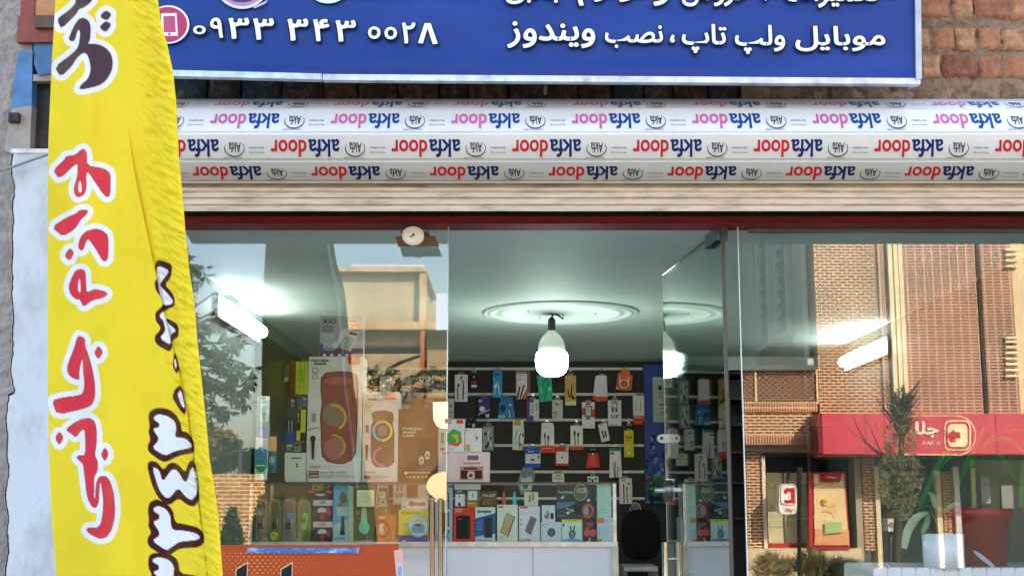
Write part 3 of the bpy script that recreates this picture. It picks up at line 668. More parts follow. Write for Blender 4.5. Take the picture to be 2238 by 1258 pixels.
mb.tube([q - dn * .028 + Vector((0, 0, z)), q + dn * .028 + Vector((0, 0, z))], .005, '#ddd')
mb.build('pull_handle', m_chrome, door)
# round sensor above left pane
sn = thing('round_sensor', 'round white fitting on a brown plate at the top of the left pane', 'sensor', P(905, 550, G - .02))
mb = MB(); mb.ppoly([(864, 516), (951, 515), (960, 538), (870, 539)], G - .085, .003, '#6a4a30'); mb.box(P(880, 520, G).x, P(940, 520, G).x, G - .08, G - .004, ZZ(520, G), ZZ(516, G), '#6a4a30'); mb.build('bracket', m_card, sn)
mb = MB(); mb.ell(902.5, 514.5, 24, 20, G - .11, .024, '#efe4d0', 40); mb.ring(902.5, 514.5, 21.5, 17.5, 1.6, G - .111, '#cbbfa8'); mb.ell(898, 517, 2.2, 2.2, G - .1115, 0, '#222', 10); mb.ell(903, 513, 3, 3, G - .1115, 0, '#222', 10); mb.build('disc', m_plas, sn)
# ================================================================== interior
m_lamp = M('lit_diffuser', .5, emit=14, ecol=(.82, 1, .91, 1))
m_tube = M('lit_tube', .5, emit=5.0, ecol=(.9, 1, .95, 1))
mx_, my_ = P(1225, 683, 6.36).x, 6.36
mb = MB(); r0 = .386
mb.lathe(mx_, my_, [(r0, CZ), (r0 - .006, CZ - .008), (r0 - .014, CZ - .010), (r0 - .022, CZ - .004), (r0 - .03, CZ - .011), (r0 - .044, CZ - .013), (r0 - .052, CZ - .005), (r0 - .08, CZ - .006), (r0 - .09, CZ - .012), (r0 - .1, CZ - .011), (r0 - .108, CZ - .004), (.14, CZ - .006), (.05, CZ - .012), (.0005, CZ - .014)], '#ccd6cf', 64)
for dx, dy in ((-.16, -.1), (.17, -.02), (-.1, .12)): mb.lathe(mx_ + dx, my_ + dy, [(.004, CZ - .008), (.004, CZ - .0125), (.0004, CZ - .013)], '#222', 8)
mb.build('ceiling_rose', M('ceiling_paint'), shop)
mb = MB(); z = ZZ(793, YB)
mb.box(XX(1500, YB - .3), XR, YB - .32, YB - .3, ZZ(809, YB - .3), CZ - .002, '#b9c9bf'); mb.build('cornice', m_plas_wall, shop)
bx = P(1206, 760, 6.33).x; sb = 6.33 / F
def bz(y): return ZZ(y, 6.33)
bulb = thing('pendant_bulb', 'large lit bulb hanging from the ceiling rose above the counter', 'bulb', (bx, 6.33, bz(822)))
mb = MB(); mb.lathe(bx, 6.33, [(.0005, bz(823)), (14 * sb, bz(822)), (24 * sb, bz(818)), (31 * sb, bz(811)), (35 * sb, bz(800)), (36.2 * sb, bz(787)), (35.4 * sb, bz(776)), (32.5 * sb, bz(770)), (28 * sb, bz(768))], '#ffffff'); mb.build('diffuser', m_lamp, bulb)
mb = MB(); mb.lathe(bx, 6.33, [(30.5 * sb, bz(769)), (30 * sb, bz(760)), (28 * sb, bz(748)), (21 * sb, bz(736)), (12 * sb, bz(727)), (9 * sb, bz(722)), (.001, bz(722))], '#e4e8e2'); mb.build('body', m_plas, bulb)
mb = MB(); mb.lathe(bx, 6.33, [(9 * sb, bz(723)), (8.5 * sb, bz(700)), (5 * sb, bz(694)), (.001, bz(693))], '#111111'); mb.build('socket', m_plas, bulb)
mb = MB(); mb.tube([(bx, 6.33, bz(695)), (bx + .005, 6.33, bz(686)), (bx + .03, 6.33, bz(688)), (bx + .055, 6.33, bz(697)), (bx + .056, 6.34, bz(684)), (mx_ - .01, 6.36, CZ - .01)], .005, '#151515'); mb.tube([(bx, 6.33, bz(695)), (bx + .01, 6.33, bz(684)), (bx + .03, 6.345, CZ - .012)], .0045, '#1b1b1b'); mb.build('wire', m_plas, bulb)
def batten(lab, x, ya, yb, z, s):
    t = thing('tube_light', lab, 'light', (x, ya, z)); mb = MB()
    xs = x + .02 * s; prof = []
    n = 12; vs = []
    for Y_, k in ((ya, .6), (ya + .012, 1), (yb - .012, 1), (yb, .6)):
        for i in range(n): a = 2 * math.pi * i / n; vs.append((xs + .022 * k * math.cos(a), Y_, z + .028 * k * math.sin(a)))
    fs = [(r * n + i, r * n + (i + 1) % n, (r + 1) * n + (i + 1) % n, (r + 1) * n + i) for r in range(3) for i in range(n)]
    mb.add(vs, fs + [tuple(range(n)), tuple(range(4 * n - 1, 3 * n - 1, -1))], C('#ffffff'), True); mb.build('diffuser', m_tube, t)
    mb = MB(); mb.box(min(x, x - .012 * s), max(x, x - .012 * s), ya - .02, yb + .02, z - .05, z + .045, '#dddddd'); mb.build('shading_housing', m_plas, t)  # back plate made wider to shade the wall from the tube
batten('lit tube light high on the wall behind the left pane', XL + .022, 5.5, 6.4, EYE + .835, 1)
batten('lit tube light high on the wall behind the right pane', XR - .022, 6.75, 7.6, EYE + .815, -1)
# ---- slatwall
YW2 = 8.6
sw = thing('slat_wall', 'dark slatted display wall with white rails full of hanging packs', 'display wall', (P(1190, 800, YW2).x, YW2, FL))
mb = MB(); mb.box(P(690, 900, YW2).x, P(1406, 900, YW2).x, YW2, YW2 + .028, ZZ(1180, YW2), ZZ(797, YW2), '#201a16'); mb.build('board', M('dark_board', .6, nscale=12, namt=.2), sw)
for y in (805.5, 861, 917, 972.5, 1030, 1088):
    mb = MB(); mb.box(P(690, 900, YW2).x, P(1406, 900, YW2).x, YW2 - .014, YW2 - .001, ZZ(y + 3, YW2), ZZ(y - 2.6, YW2), '#d4cfc4'); mb.build('rail', m_plas, sw)
def hook(px, py):
    mb = MB(); p = P(px, py, YW2 - .016)
    mb.tube([p, p + Vector((0, -.05, 0)), p + Vector((0, -.058, .008))], .0024, '#b0b0b0', 6); mb.box(p.x - .009, p.x + .009, p.y - .004, p.y - .001, p.z - .007, p.z + .010, '#8c8f8c'); mb.build('hook', m_metal, sw)
def pack(name, label, cat, r, Y, th, col, art, group=None, mat=None, pts=None, sub='printed_front'):
    """a carton or packet; its front face covers pixel rectangle r at depth Y, art is printed on that face"""
    mb = MB()
    if pts: mb.ppoly(pts, Y, th, col)
    else: mb.pbox(r, Y, th, col)
    o = mb.build(name, mat or m_card); tag(o, label, cat, group)
    if art: a = MB(); a.art(art, Y); a.build(sub, m_art, o)
    return o
GH = 'packets hanging on the slat wall'; GAIN = 1.6
def hang(label, r, col, art, cat='packet', th=.014, pts=None, hy=None, tab=True, name='hanging_packet', Y=None, nohook=False):
    x0, y0, x1, y1 = r; cxp = (x0 + x1) / 2
    Yk = Y or (YW2 - .05 - random.uniform(0, .01))
    if not nohook: hook(cxp, hy if hy else y0 - 3)
    o = pack(name, label, cat, r, Yk, th, col, art, GH, pts=pts)
    if tab:
        t = MB(); t.ppoly([(cxp - 6, y0 + .2), (cxp - 6, y0 - 5), (cxp + 6, y0 - 5), (cxp + 6, y0 + .2)], Yk + .004, .003, '#6a6f6a'); t.build('hang_tab', m_card, o)
    return o
W = '#d9dcd4'
hang('white packet with two black earphones, leftmost of the top row', (994, 818, 1022, 877), W, [('e', 1008, 824, 3, 3, '#2a6a80'), ('l', [(1011, 832), (1013, 845), (1012, 872)], 2.6, '#222'), ('l', [(1002, 840), (1000, 852), (1001, 872)], 2.4, '#3a5040'), ('e', 1002, 841, 2.6, 3, '#333'), ('n', 1003, 828, 1014, 831, 1, '#567')], hy=807)
hang('small black bottle-shaped packet with a red band on the top row', (1029, 814, 1043, 849), '#17171b', [('r', 1030, 832, 1042, 837, '#b0303c'), ('r', 1030, 840, 1042, 846, '#d8d8d8'), ('e', 1036, 823, 2, 3, '#888')], pts=[(1032, 814), (1039, 814), (1042, 824), (1043, 849), (1029, 849), (1030, 824)], hy=807)
hang('blue packet with a white cable on the top row', (1077, 811, 1098, 868), '#2787b4', [('e', 1087, 817, 6, 2.4, '#163c64'), ('l', [(1085, 834), (1089, 842), (1092, 862)], 2, '#cfe6ee'), ('e', 1083, 843, 3, 4.5, '#d9eef2'), ('l', [(1083, 847), (1080, 862)], 1.6, '#bcdce8'), ('n', 1079, 826, 1083, 832, 2, '#dff')], hy=806)
hang('brown packet partly hidden behind a white cable packet', (1126, 809, 1159, 858), '#7c5436', [('n', 1130, 811, 1150, 815, 2, '#e0a870')], Y=YW2 - .04, th=.01, tab=False, hy=806)
hang('white packet with black plugs and an orange corner on the top row', (1129, 816, 1152, 871), W, [('p', [(1152, 848), (1152, 871), (1139, 871)], '#d8583a'), ('l', [(1136, 845), (1131, 868)], 3.4, '#222'), ('l', [(1145, 842), (1137, 869)], 3.4, '#222'), ('n', 1132, 819, 1145, 822, 1, '#333'), ('n', 1131, 826, 1140, 831, 2, '#555')], tab=False, nohook=True, Y=YW2 - .066)
hang('green packet with a looped green cable beside the lit bulb', (1174, 817, 1206, 877), '#2f9c78', [('o', 1194, 834, 6, 7, 1.6, '#0e5038', 0, 180), ('l', [(1188, 834), (1186, 850)], 1.4, '#0e5038'), ('l', [(1200, 834), (1190, 872)], 1.6, '#0e5038'), ('e', 1201, 849, 4, 5, '#6cc49c'), ('n', 1180, 822, 1186, 825, 1, '#dfe'), ('r', 1181, 845, 1185, 860, '#62c09a')], pts=[(1173, 819), (1205, 822), (1208, 875), (1180, 878)], tab=False, hy=808)
hang('gold packet with a black cable on the top row', (1235, 820, 1259, 885), '#b98e4c', [('n', 1237, 823, 1248, 826, 1, '#e9dcae'), ('l', [(1250, 842), (1248, 862), (1256, 870)], 2.8, '#1c1812'), ('l', [(1241, 850), (1243, 864), (1254, 871)], 2.4, '#1c1812'), ('p', [(1236, 876), (1259, 876), (1259, 885), (1235, 885)], '#e2cc8c')], hy=809)
hang('stack of white cable packets with orange bottoms on the top row', (1302, 821, 1328, 875), W, [('r', 1302, 866, 1328, 875, '#d8542c'), ('l', [(1311, 834), (1310, 862)], 1.4, '#c8b890'), ('e', 1319, 838, 2.4, 4, '#e8dcb8'), ('l', [(1319, 842), (1320, 862)], 1.4, '#c8b890')], pts=[(1303, 820), (1326, 820), (1328, 874), (1303, 876)], th=.03, hy=806)
hang('white and orange packet turned sideways behind the stack on the top row', (1296, 824, 1303, 871), '#c6ccc4', [('r', 1296, 864, 1303, 872, '#c64c28')], pts=[(1301, 824), (1303, 824), (1303, 873), (1296, 869)], tab=False, nohook=True, Y=YW2 - .045)
hang('orange packet with a coiled white cable, rightmost of the top row', (1347, 820, 1382, 852), '#c65a28', [('o', 1364, 838, 10.5, 10, 2.2, '#e8dcc0'), ('o', 1364, 838, 7, 6.6, 1.6, '#8c4620'), ('l', [(1355, 833), (1355, 822)], 2, '#e8dcc0'), ('l', [(1373, 833), (1374, 824)], 2, '#e8dcc0'), ('e', 1349, 848, 2, 2, '#eee')], pts=[(1351, 815), (1358, 812), (1358, 807), (1376, 808), (1378, 819), (1383, 820), (1381, 852), (1366, 853), (1346, 849)], tab=False, hy=806)
hang('grey packet at the left end of the second row', (979, 870, 992, 915), '#a9aca2', [('e', 985, 887, 2.6, 2.6, '#556'), ('n', 981, 899, 990, 903, 1, '#777')], hy=863, tab=False)
hang('purple packet with a white charger on the second row', (1045, 867, 1071, 914), '#3d2a74', [('r', 1046, 873, 1053, 878, '#d8a070'), ('e', 1054, 893, 6, 6, '#d0ccd8'), ('l', [(1046, 905), (1070, 894)], 1.6, '#c8c4d8'), ('r', 1048, 905, 1071, 914, '#1a1626'), ('r', 1061, 904, 1069, 911, '#c8c8c8')], hy=863)
hang('blue packet with green and white plugs on the second row', (1090, 868, 1124, 914), '#1f5aa8', [('p', [(1090, 880), (1108, 876), (1112, 900), (1095, 905)], '#1c7c8c'), ('e', 1099, 892, 6, 8, '#18305c'), ('e', 1115, 884, 3, 3, '#e0c070'), ('r', 1089, 906, 1104, 913, '#8fb0d8'), ('l', [(1107, 898), (1111, 912)], 2, '#4ca040'), ('l', [(1113, 896), (1115, 912)], 2, '#dfe8d8'), ('l', [(1120, 895), (1123, 910)], 2, '#4ca040')], pts=[(1094, 867), (1121, 867), (1126, 914), (1088, 912)], hy=863)
hang('purple box with a white side and clear window on the second row', (1151, 872, 1178, 922), '#4a3a76', [('r', 1166, 872, 1178, 919, '#b4b8b4'), ('r', 1158, 879, 1169, 908, '#c4c8c0'), ('r', 1160, 882, 1167, 905, '#9aa29c'), ('n', 1171, 880, 1175, 896, 4, '#555')], th=.03, hy=862)
hang('plain grey packet with two small dark plugs on the second row', (1207, 873, 1230, 920), '#a8aca0', [('p', [(1213, 880), (1221, 882), (1221, 885), (1213, 883)], '#222'), ('p', [(1209, 899), (1217, 900), (1217, 902), (1209, 901)], '#222'), ('r', 1210, 902, 1217, 913, '#8e9288'), ('e', 1225, 902, 1.4, 1.4, '#eec')], hy=866)
hang('white and orange packet holding a grey memory stick', (1272, 878, 1300, 935), '#cfd2c8', [('p', [(1272, 891), (1300, 894), (1300, 912), (1272, 906)], '#d8452a'), ('r', 1280, 879, 1291, 884, '#c83020'), ('r', 1278, 886, 1294, 910, '#30363a'), ('r', 1280, 888, 1292, 908, '#a8aea8'), ('r', 1281, 908, 1290, 916, '#666'), ('n', 1289, 929, 1295, 932, 1, '#444')], hy=862)
hang('white card packet reading S10 with a small adapter', (1329, 874, 1358, 930), '#dcdcd2', [('r', 1336, 876, 1350, 878, '#222'), ('r', 1337, 880, 1349, 900, '#222'), ('r', 1338.5, 881.5, 1347.5, 891, '#c8c8c0'), ('r', 1340, 893, 1346, 899, '#e8b850'), ('t', 1335, 905, 1351, 914, 'S10', '#15151a', .03), ('t', 1352, 904, 1355, 907, '+', '#222'), ('p', [(1331, 918), (1356, 918), (1354, 925), (1334, 925)], '#e8dcd0'), ('n', 1332, 927, 1355, 929, 1, '#433')], hy=866)
hang('white packet with an orange bottom, rightmost of the second row', (1384, 864, 1408, 918), '#c9d2c6', [('r', 1384, 908, 1408, 918, '#d03a24'), ('l', [(1390, 878), (1389, 900)], 1.4, '#889'), ('l', [(1400, 875), (1399, 900)], 1.6, '#7a8478'), ('n', 1387, 911, 1404, 914, 1, '#f0d0c0')], hy=862, th=.03)
hang('red packet peeping out below the rightmost packet of the second row', (1385, 918.5, 1406, 926), '#c63a22', [], tab=False, nohook=True)
hang('white packet with a grey cable and orange label on the third row', (1121, 918, 1145, 983), '#d4d0c4', [('r', 1124, 919, 1138, 929, '#e08c30'), ('l', [(1131, 940), (1126, 956), (1126, 970)], 1.4, '#666'), ('l', [(1138, 946), (1134, 960), (1136, 978)], 2, '#444'), ('e', 1138, 970, 2, 2, '#222'), ('r', 1141, 947, 1146, 953, '#d03030'), ('r', 1140, 972, 1145, 983, '#e86a58')], pts=[(1121, 918), (1144, 917), (1146, 950), (1143, 983), (1120, 982)], hy=917)
hang('white packet with two black plugs and a tall red bottom', (1182, 925, 1210, 989), '#cfd0c8', [('r', 1182, 973, 1210, 989, '#cc3a22'), ('r', 1189, 946, 1192.5, 956, '#222'), ('l', [(1191, 956), (1192, 972)], 1.6, '#222'), ('r', 1196.5, 951, 1200, 961, '#222'), ('l', [(1198, 961), (1199, 972)], 1.6, '#222'), ('n', 1186, 978, 1206, 981, 1, '#f0c8b8'), ('n', 1191, 932, 1199, 935, 1, '#777')], pts=[(1184, 923), (1208, 923), (1211, 932), (1211, 988), (1181, 989)], hy=920)
hang('white packet with two black plugs and a thin orange bottom', (1247, 929, 1274, 982), '#cfcdc2', [('r', 1247, 974, 1274, 982, '#d8502a'), ('r', 1254, 941, 1258, 950, '#222'), ('l', [(1256, 950), (1257, 972)], 2.2, '#222'), ('r', 1261.5, 944, 1265.5, 953, '#333'), ('l', [(1263, 953), (1264, 972)], 1.6, '#333')], hy=919)
hang('small white packet hanging crooked with two black plugs', (1308, 926, 1332, 965), '#cdd0c6', [('p', [(1314, 941), (1317, 940), (1322, 956), (1319, 958)], '#181818'), ('p', [(1320, 940), (1323, 940), (1327, 954), (1324, 956)], '#181818'), ('n', 1311, 927, 1320, 930, 1, '#554')], pts=[(1307, 927), (1326, 923), (1333, 961), (1315, 966)], hy=918)
hang('tall yellow packet with a black header at the right of the third row', (1364, 930, 1385, 998), '#d8b41c', [('r', 1364, 930, 1385, 940, '#1a1a1c'), ('l', [(1369, 938), (1369, 948)], 2, '#f0dc60'), ('l', [(1374, 936), (1374, 946)], 2, '#f0dc60'), ('l', [(1380, 938), (1380, 948)], 2, '#f0dc60'), ('t', 1368, 951, 1381, 957, 'Data', '#3a3010', .03), ('n', 1369, 960, 1380, 963, 1, '#5a4a10'), ('e', 1371, 978, 3, 5, '#9cc0a8'), ('e', 1375, 989, 2.6, 4, '#f4ecc0')], hy=922)
hang('blue and white packet at the left of the fourth row', (1147, 978, 1181, 1021), '#1e4aa0', [('r', 1148, 991, 1181, 1012, '#c8d0c8'), ('r', 1160, 1002, 1168, 1006, '#222'), ('r', 1175, 994, 1178, 1002, '#334'), ('n', 1154, 985, 1172, 988, 1, '#dde'), ('n', 1150, 980, 1157, 983, 1, '#9ac')], hy=973)
hang('red packet with a white card and a tiny black chip', (1213, 976, 1243, 1017), '#b02424', [('r', 1216, 986, 1242, 1012, '#ccd2c6'), ('e', 1228.5, 999, 2.2, 2.2, '#20242c'), ('r', 1236, 976, 1243, 984, '#a8b0a4')], hy=972)
hang('shiny red packet with a black header on the fourth row', (1284, 985, 1309, 1022), '#c92e2c', [('r', 1285, 983, 1309, 989, '#181418'), ('e', 1296, 991, 2, 2, '#eee'), ('p', [(1290, 995), (1300, 993), (1302, 1018), (1288, 1015)], '#e0544a')], pts=[(1287, 983), (1307, 983), (1311, 1020), (1281, 1022)], hy=973)
hang('white packet with a green header and long grey cables on the fourth row', (1332, 985, 1357, 1043), '#ced2c8', [('r', 1333, 978, 1355, 985, '#2c7a44'), ('r', 1334, 988, 1342, 992, '#224'), ('l', [(1341, 1008), (1343, 1042)], 1.6, '#444'), ('l', [(1346, 1008), (1344, 1020), (1345, 1042)], 1.6, '#444'), ('l', [(1351, 1018), (1349, 1042)], 1.6, '#333')], pts=[(1333, 978), (1356, 978), (1360, 1042), (1332, 1043)], hy=973)
hang('dark grey packet seen through its clear front, left of the orange labelled one', (1055, 929, 1080, 985), '#5c605c', [('r', 1056, 932, 1077, 982, '#8d948e'), ('l', [(1060, 946), (1072, 958), (1062, 978)], 5, '#26292a'), ('l', [(1070, 940), (1066, 950), (1074, 975)], 3.4, '#c8ccc8'), ('n', 1060, 932, 1070, 934, 1, '#222')], hy=919)
hang('small black packet with red writing on the third row', (1019, 914, 1041, 934), '#1b1719', [('n', 1020, 926, 1030, 929, 1, '#c83040'), ('e', 1035, 929, 3, 4, '#c8c8c8')], hy=917, tab=False)
hang('grey rounded blister packet above the counter glass', (1133, 1018, 1168, 1062), '#6c7672', [('r', 1138, 1040, 1162, 1070, '#aab4ae'), ('r', 1140, 1040, 1152, 1044, '#3a8a9c'), ('e', 1148, 1062, 6, 6, '#5c6662')], pts=[(1144, 1018), (1162, 1018), (1170, 1036), (1166, 1056), (1158, 1080), (1138, 1080), (1131, 1056), (1136, 1036)], tab=False, hy=1030)
hang('small cream packet with a slot, left one on the fifth row', (1207, 1034, 1233, 1060), '#b8b8a8', [('r', 1215, 1037, 1226, 1039, '#222'), ('r', 1210, 1044, 1230, 1046, '#6c6c60')], hy=1031)
hang('small pale packet with dark corners, right one on the fifth row', (1284, 1040, 1308, 1060), '#b4bcb4', [('r', 1287, 1044, 1291, 1048, '#333'), ('r', 1300, 1044, 1304, 1048, '#333'), ('r', 1293, 1046, 1297, 1054, '#222')], hy=1031)
hang('white packet with a red plug, lowest at the right of the slat wall', (1354, 1044, 1381, 1100), '#cfd0ca', [('l', [(1363, 1058), (1364, 1098)], 2.6, '#2a2224'), ('l', [(1370, 1062), (1371, 1098)], 2.4, '#5a2a2a'), ('e', 1374, 1056, 3, 3, '#e05a40'), ('r', 1377, 1060, 1382, 1098, '#b8b4ac'), ('n', 1359, 1046, 1370, 1052, 2, '#333')], hy=1031, th=.03)
mb = MB(); mb.ppoly([(1388, 1097), (1398, 1102), (1402, 1118), (1401, 1136), (1396, 1144), (1381, 1149), (1368, 1152), (1367, 1148), (1372, 1142), (1373, 1126), (1378, 1108), (1384, 1098)], 8.5, .012, '#26363e')
o = mb.build('plastic_bag', m_gloss); tag(o, 'dark crumpled plastic bag hanging below the slat wall', 'bag')
mb = MB(); mb.line([(1388, 1097), (1398, 1102), (1402, 1118), (1401, 1136), (1396, 1144), (1381, 1149), (1368, 1152), (1372, 1142), (1373, 1126), (1378, 1108), (1388, 1097)], 1.3, 8.498, '#8c98a0'); mb.build('bag_rim', m_gloss, o)
random.seed(31)
srcs = [o for o in bpy.data.objects if o.get('group') == GH and o.name.startswith('hanging_packet') and len(o.children) >= 2]
for row in range(5):
    xx = 712 + 12 * (row % 2); k_n = 0
    while xx < 965:
        o = random.choice(srcs); c = o.copy(); COL.objects.link(c)
        tgt = P(xx, 822 + 55.7 * row, YW2 - .05)
        top = max((o.matrix_basis @ v.co).z for v in o.data.vertices)
        c.location = (tgt.x, YW2 - .045 - random.uniform(0, .012), o.location.z + tgt.z - top)
        c['label'] = 'packet %s from the left in the %s row of the far left slat wall stretch' % (['first', 'second', 'third', 'fourth', 'fifth', 'sixth', 'seventh', 'eighth'][k_n], ['top', 'second', 'third', 'fourth', 'fifth'][row]); k_n += 1
        for ch in o.children:
            d = ch.copy(); COL.objects.link(d); d.parent = c
        xx += random.uniform(34, 52)
GAIN = 1.0
# ---- blue wall with permit, printed city picture
mb = MB(); mb.box(P(1407, 900, YW2).x, P(1502, 900, YW2).x, YW2 - .02, YW2 + .028, ZZ(1100, YW2), ZZ(797, YW2), '#1d3f9a')
bp_ = tag(mb.build('blue_panel', M('blue_print', .45, nscale=5, namt=.1)), 'blue printed wall panel with a city picture beside the slat wall', 'wall panel')
a = MB(); random.seed(11)
for i in range(260):
    px = random.uniform(1408, 1497); py = 1098 - 150 * random.random() ** 1.3
    if py < 985 and abs(px - 1428) > 10: continue
    wd, hh = (random.uniform(3, 9), random.uniform(3, 12)) if py < 1040 else (random.uniform(6, 16), random.uniform(3, 9))
    c = random.choice(['#2c58a8', '#4474b4', '#142452', '#7c9cc4', '#12305c', '#205a8c'] if py < 1040 else ['#2a7048', '#4c8844', '#1c5048', '#174a68', '#6c9450', '#0e3040', '#14264a'])
    if random.random() < .03: c = '#983028'
    x1_, y1_ = min(px + wd, 1501), min(py + hh, 1099)
    a.ppoly([(px, py), (px + (x1_ - px) * .5, py - 2), (x1_, py + 1), (x1_, y1_), (px + 1, y1_)], YW2 - .021 - .00003 * i, 0, c)
a.build('city_picture', m_art, bp_)
o = pack('permit_sheet', 'framed white permit sheet on the blue wall panel', 'notice', (1427, 824, 1497, 922), YW2 - .036, .003, '#b9c8bc',
     [('r', 1434, 831, 1490, 916, '#9fb0a4'), ('r', 1435, 832, 1489, 915, '#bccabe'), ('r', 1439, 842, 1446, 852, '#2c3c3c'), ('r', 1474, 839, 1481, 846, '#2f5f5a'), ('n', 1449, 847, 1470, 850, 1, '#344'), ('n', 1440, 856, 1488, 872, 4, '#6c7c74'),
      ('n', 1441, 882, 1486, 888, 1, '#344a44'), ('n', 1441, 891, 1468, 894, 1, '#344a44'), ('n', 1441, 900, 1480, 910, 2, '#7c8c82'), ('p', [(1476, 862), (1484, 872), (1472, 872)], '#d0dcd0')])
# ---- dark cabinet at the back right
cab = thing('display_cabinet', 'tall black cabinet along the back wall right of the blue panel', 'cabinet', (P(1800, 900, 8.1).x, 8.1, FL))
YC = 8.05
m_black = M('black_laminate', .5)
mb = MB(); mb.box(P(1503, 900, YC).x, XR - .005, YC + .38, YC + .4, FL, ZZ(812, YC), '#0b0d0e')
for x in (1503, 1590, 1760, 1900):
    X = P(x, 900, YC).x; mb.box(X, X + .02, YC, YC + .375, FL, ZZ(812, YC), '#0c0e10')
mb.build('carcass', m_black, cab)
for y in (812, 868, 925, 985, 1052, 1130):
    mb = MB(); z = ZZ(y, YC); mb.box(P(1503, 900, YC).x + .021, XR - .006, YC + .01, YC + .37, z - .012, z - .001, '#101416'); mb.build('shelf', m_black, cab)
random.seed(5)
for (x0, y0, x1, y1, c, lb) in [(1508, 884, 1520, 924, '#4a544e', 'pale narrow carton'), (1547, 906, 1562, 924, '#2c3634', 'low dark carton'), (1524, 964, 1533, 984, '#38443e', 'small grey-green carton'), (1541, 1000, 1563, 1050, '#4c524e', 'tall plain grey carton'), (1572, 945, 1584, 984, '#3a4442', 'upright grey carton')]:
    pack('cabinet_carton', lb + ' on a shelf of the black cabinet', 'carton', (x0, y0, x1, y1), YC + .1, .1, c, [('n', x0 + 2, y0 + 3, x1 - 2, y0 + 7, 2, '#20282a')], 'cartons in the black cabinet')
# ---- office chair in the dark gap
ch = thing('office_chair', 'black office chair in the dark gap behind the counter end', 'chair', (P(1405, 1150, 7.3).x, 7.3, FL))
mb = MB()
def sq(cxp, cyp, rx, ry, Y, th, col, e=3.0, n=28):
    pts = []
    for i in range(n):
        a = 2 * math.pi * i / n; c_, s_ = math.cos(a), math.sin(a)
        pts.append((cxp + rx * math.copysign(abs(c_) ** (2 / e), c_), cyp - ry * math.copysign(abs(s_) ** (2 / e), s_)))
    mb.ppoly(pts, Y, th, col)
sq(1402, 1168, 42, 56, 7.25, .07, '#040405'); mb.build('backrest', M('black_leather', .75, bump=.002, bscale=40, spec=.15), ch)
cxw = P(1402, 1150, 7.3).x
mb = MB(); mb.box(cxw - .24, cxw + .24, 6.85, 7.3, ZZ(1262, 7.3), ZZ(1240, 7.3), '#0c0c0e'); mb.build('seat', M('black_leather'), ch)
mb = MB(); mb.tube([(cxw, 7.1, ZZ(1262, 7.3)), (cxw, 7.1, FL + .1)], .03, '#222'); mb.build('column', m_plas, ch)
for k in range(5):
    a = 2 * math.pi * k / 5; mb = MB(); mb.tube([(cxw, 7.1, FL + .1), (cxw + .28 * math.cos(a), 7.1 + .28 * math.sin(a), FL + .06), (cxw + .28 * math.cos(a), 7.1 + .28 * math.sin(a), FL + .0)], .018, '#1a1a1a'); mb.build('leg', m_plas, ch)
st_ = thing('metal_stool', 'low stool with a pale metal edge between the counter and the glass door', 'stool', (P(1400, 1250, 6.4).x, 6.4, FL))
mb = MB(); mb.pbox((1364, 1237, 1438, 1247), 6.4, .3, '#8e9498'); mb.build('seat', m_alu, st_)
for x in (1367, 1434):
    for yy in (6.42, 6.66): mb = MB(); X = P(x, 1240, 6.4).x; mb.box(X - .012, X + .012, yy, yy + .02, FL, ZZ(1247, 6.4), '#555a5e'); mb.build('leg', m_alu, st_)
# ---- counter
YCN = 5.4
cn = thing('display_counter', 'long display counter with a glass case top and white laminate body', 'counter', (P(940, 1100, YCN).x, YCN, FL))
cx0, cx1 = P(545, 1120, YCN).x, P(1347, 1120, YCN).x; zt, zb = ZZ(1054, YCN), ZZ(1186, YCN); YD = YCN + .46
mb = MB(); mb.box(cx0, cx1, YCN + .012, YD, FL, zb - .008, '#eceef4'); mb.build('body', M('white_laminate', .3, nscale=2, namt=.04, dirt='#a8a8a0', dscale=2, damt=.25), cn)
mb = MB(); mb.box(cx0 - .004, cx1 + .004, YCN - .004, YCN + .008, zb - .014, zb + .006, '#c9c6bc')
for yy in (YCN - .004, YD - .012): mb.box(cx0 - .003, cx1 + .003, yy, yy + .012, zt - .004, zt + .003, '#4a4e4c')
for x in (cx0, P(1204, 1120, YCN).x * 0 + cx1 - .014):
    for yy in (YCN - .005, YD - .012): mb.box(x, x + .014, yy, yy + .013, zb + .006, zt - .004, '#d8d2c4')
mb.box(cx1 - .02, cx1 + .006, YCN - .006, YCN + .008, FL, zb - .015, '#b8b4a8')
mb.build('frame', m_alu, cn)
mb = MB()
for x in (975, 1164): X = P(x, 1220, YCN).x; mb.box(X, X + .003, YCN + .0095, YCN + .0118, FL, zb - .016, '#8f939a')
mb.build('panel_joint', m_plas, cn)
mb = MB(); mb.box(cx0 + .014, cx1 - .014, YCN, YCN + .004, zb + .007, zt - .005, '#fff'); mb.build('front_glass', m_thin, cn)
mb = MB(); mb.box(cx0, cx1, YCN + .009, YD - .013, zt - .003, zt + .002, '#fff'); mb.build('top_glass', m_thin, cn)
mb = MB(); mb.box(cx0 + .001, cx1 - .001, YCN + .009, YD - .001, zb - .0075, zb - .0005, '#8a8c88'); mb.build('shelf', m_plas, cn)
YI = YCN + .05
GC = 'goods inside the glass counter'; GAIN = 1.75
def inn(label, r, col, art, th=.05, name='boxed_item', cat='box', dY=0.0, **k):
    return pack(name, label, cat, r, YI + dY, th, col, art, GC, **k)
m_clear = M('blister_plastic', .12, nscale=20, namt=.1)
B_ = 1185.5
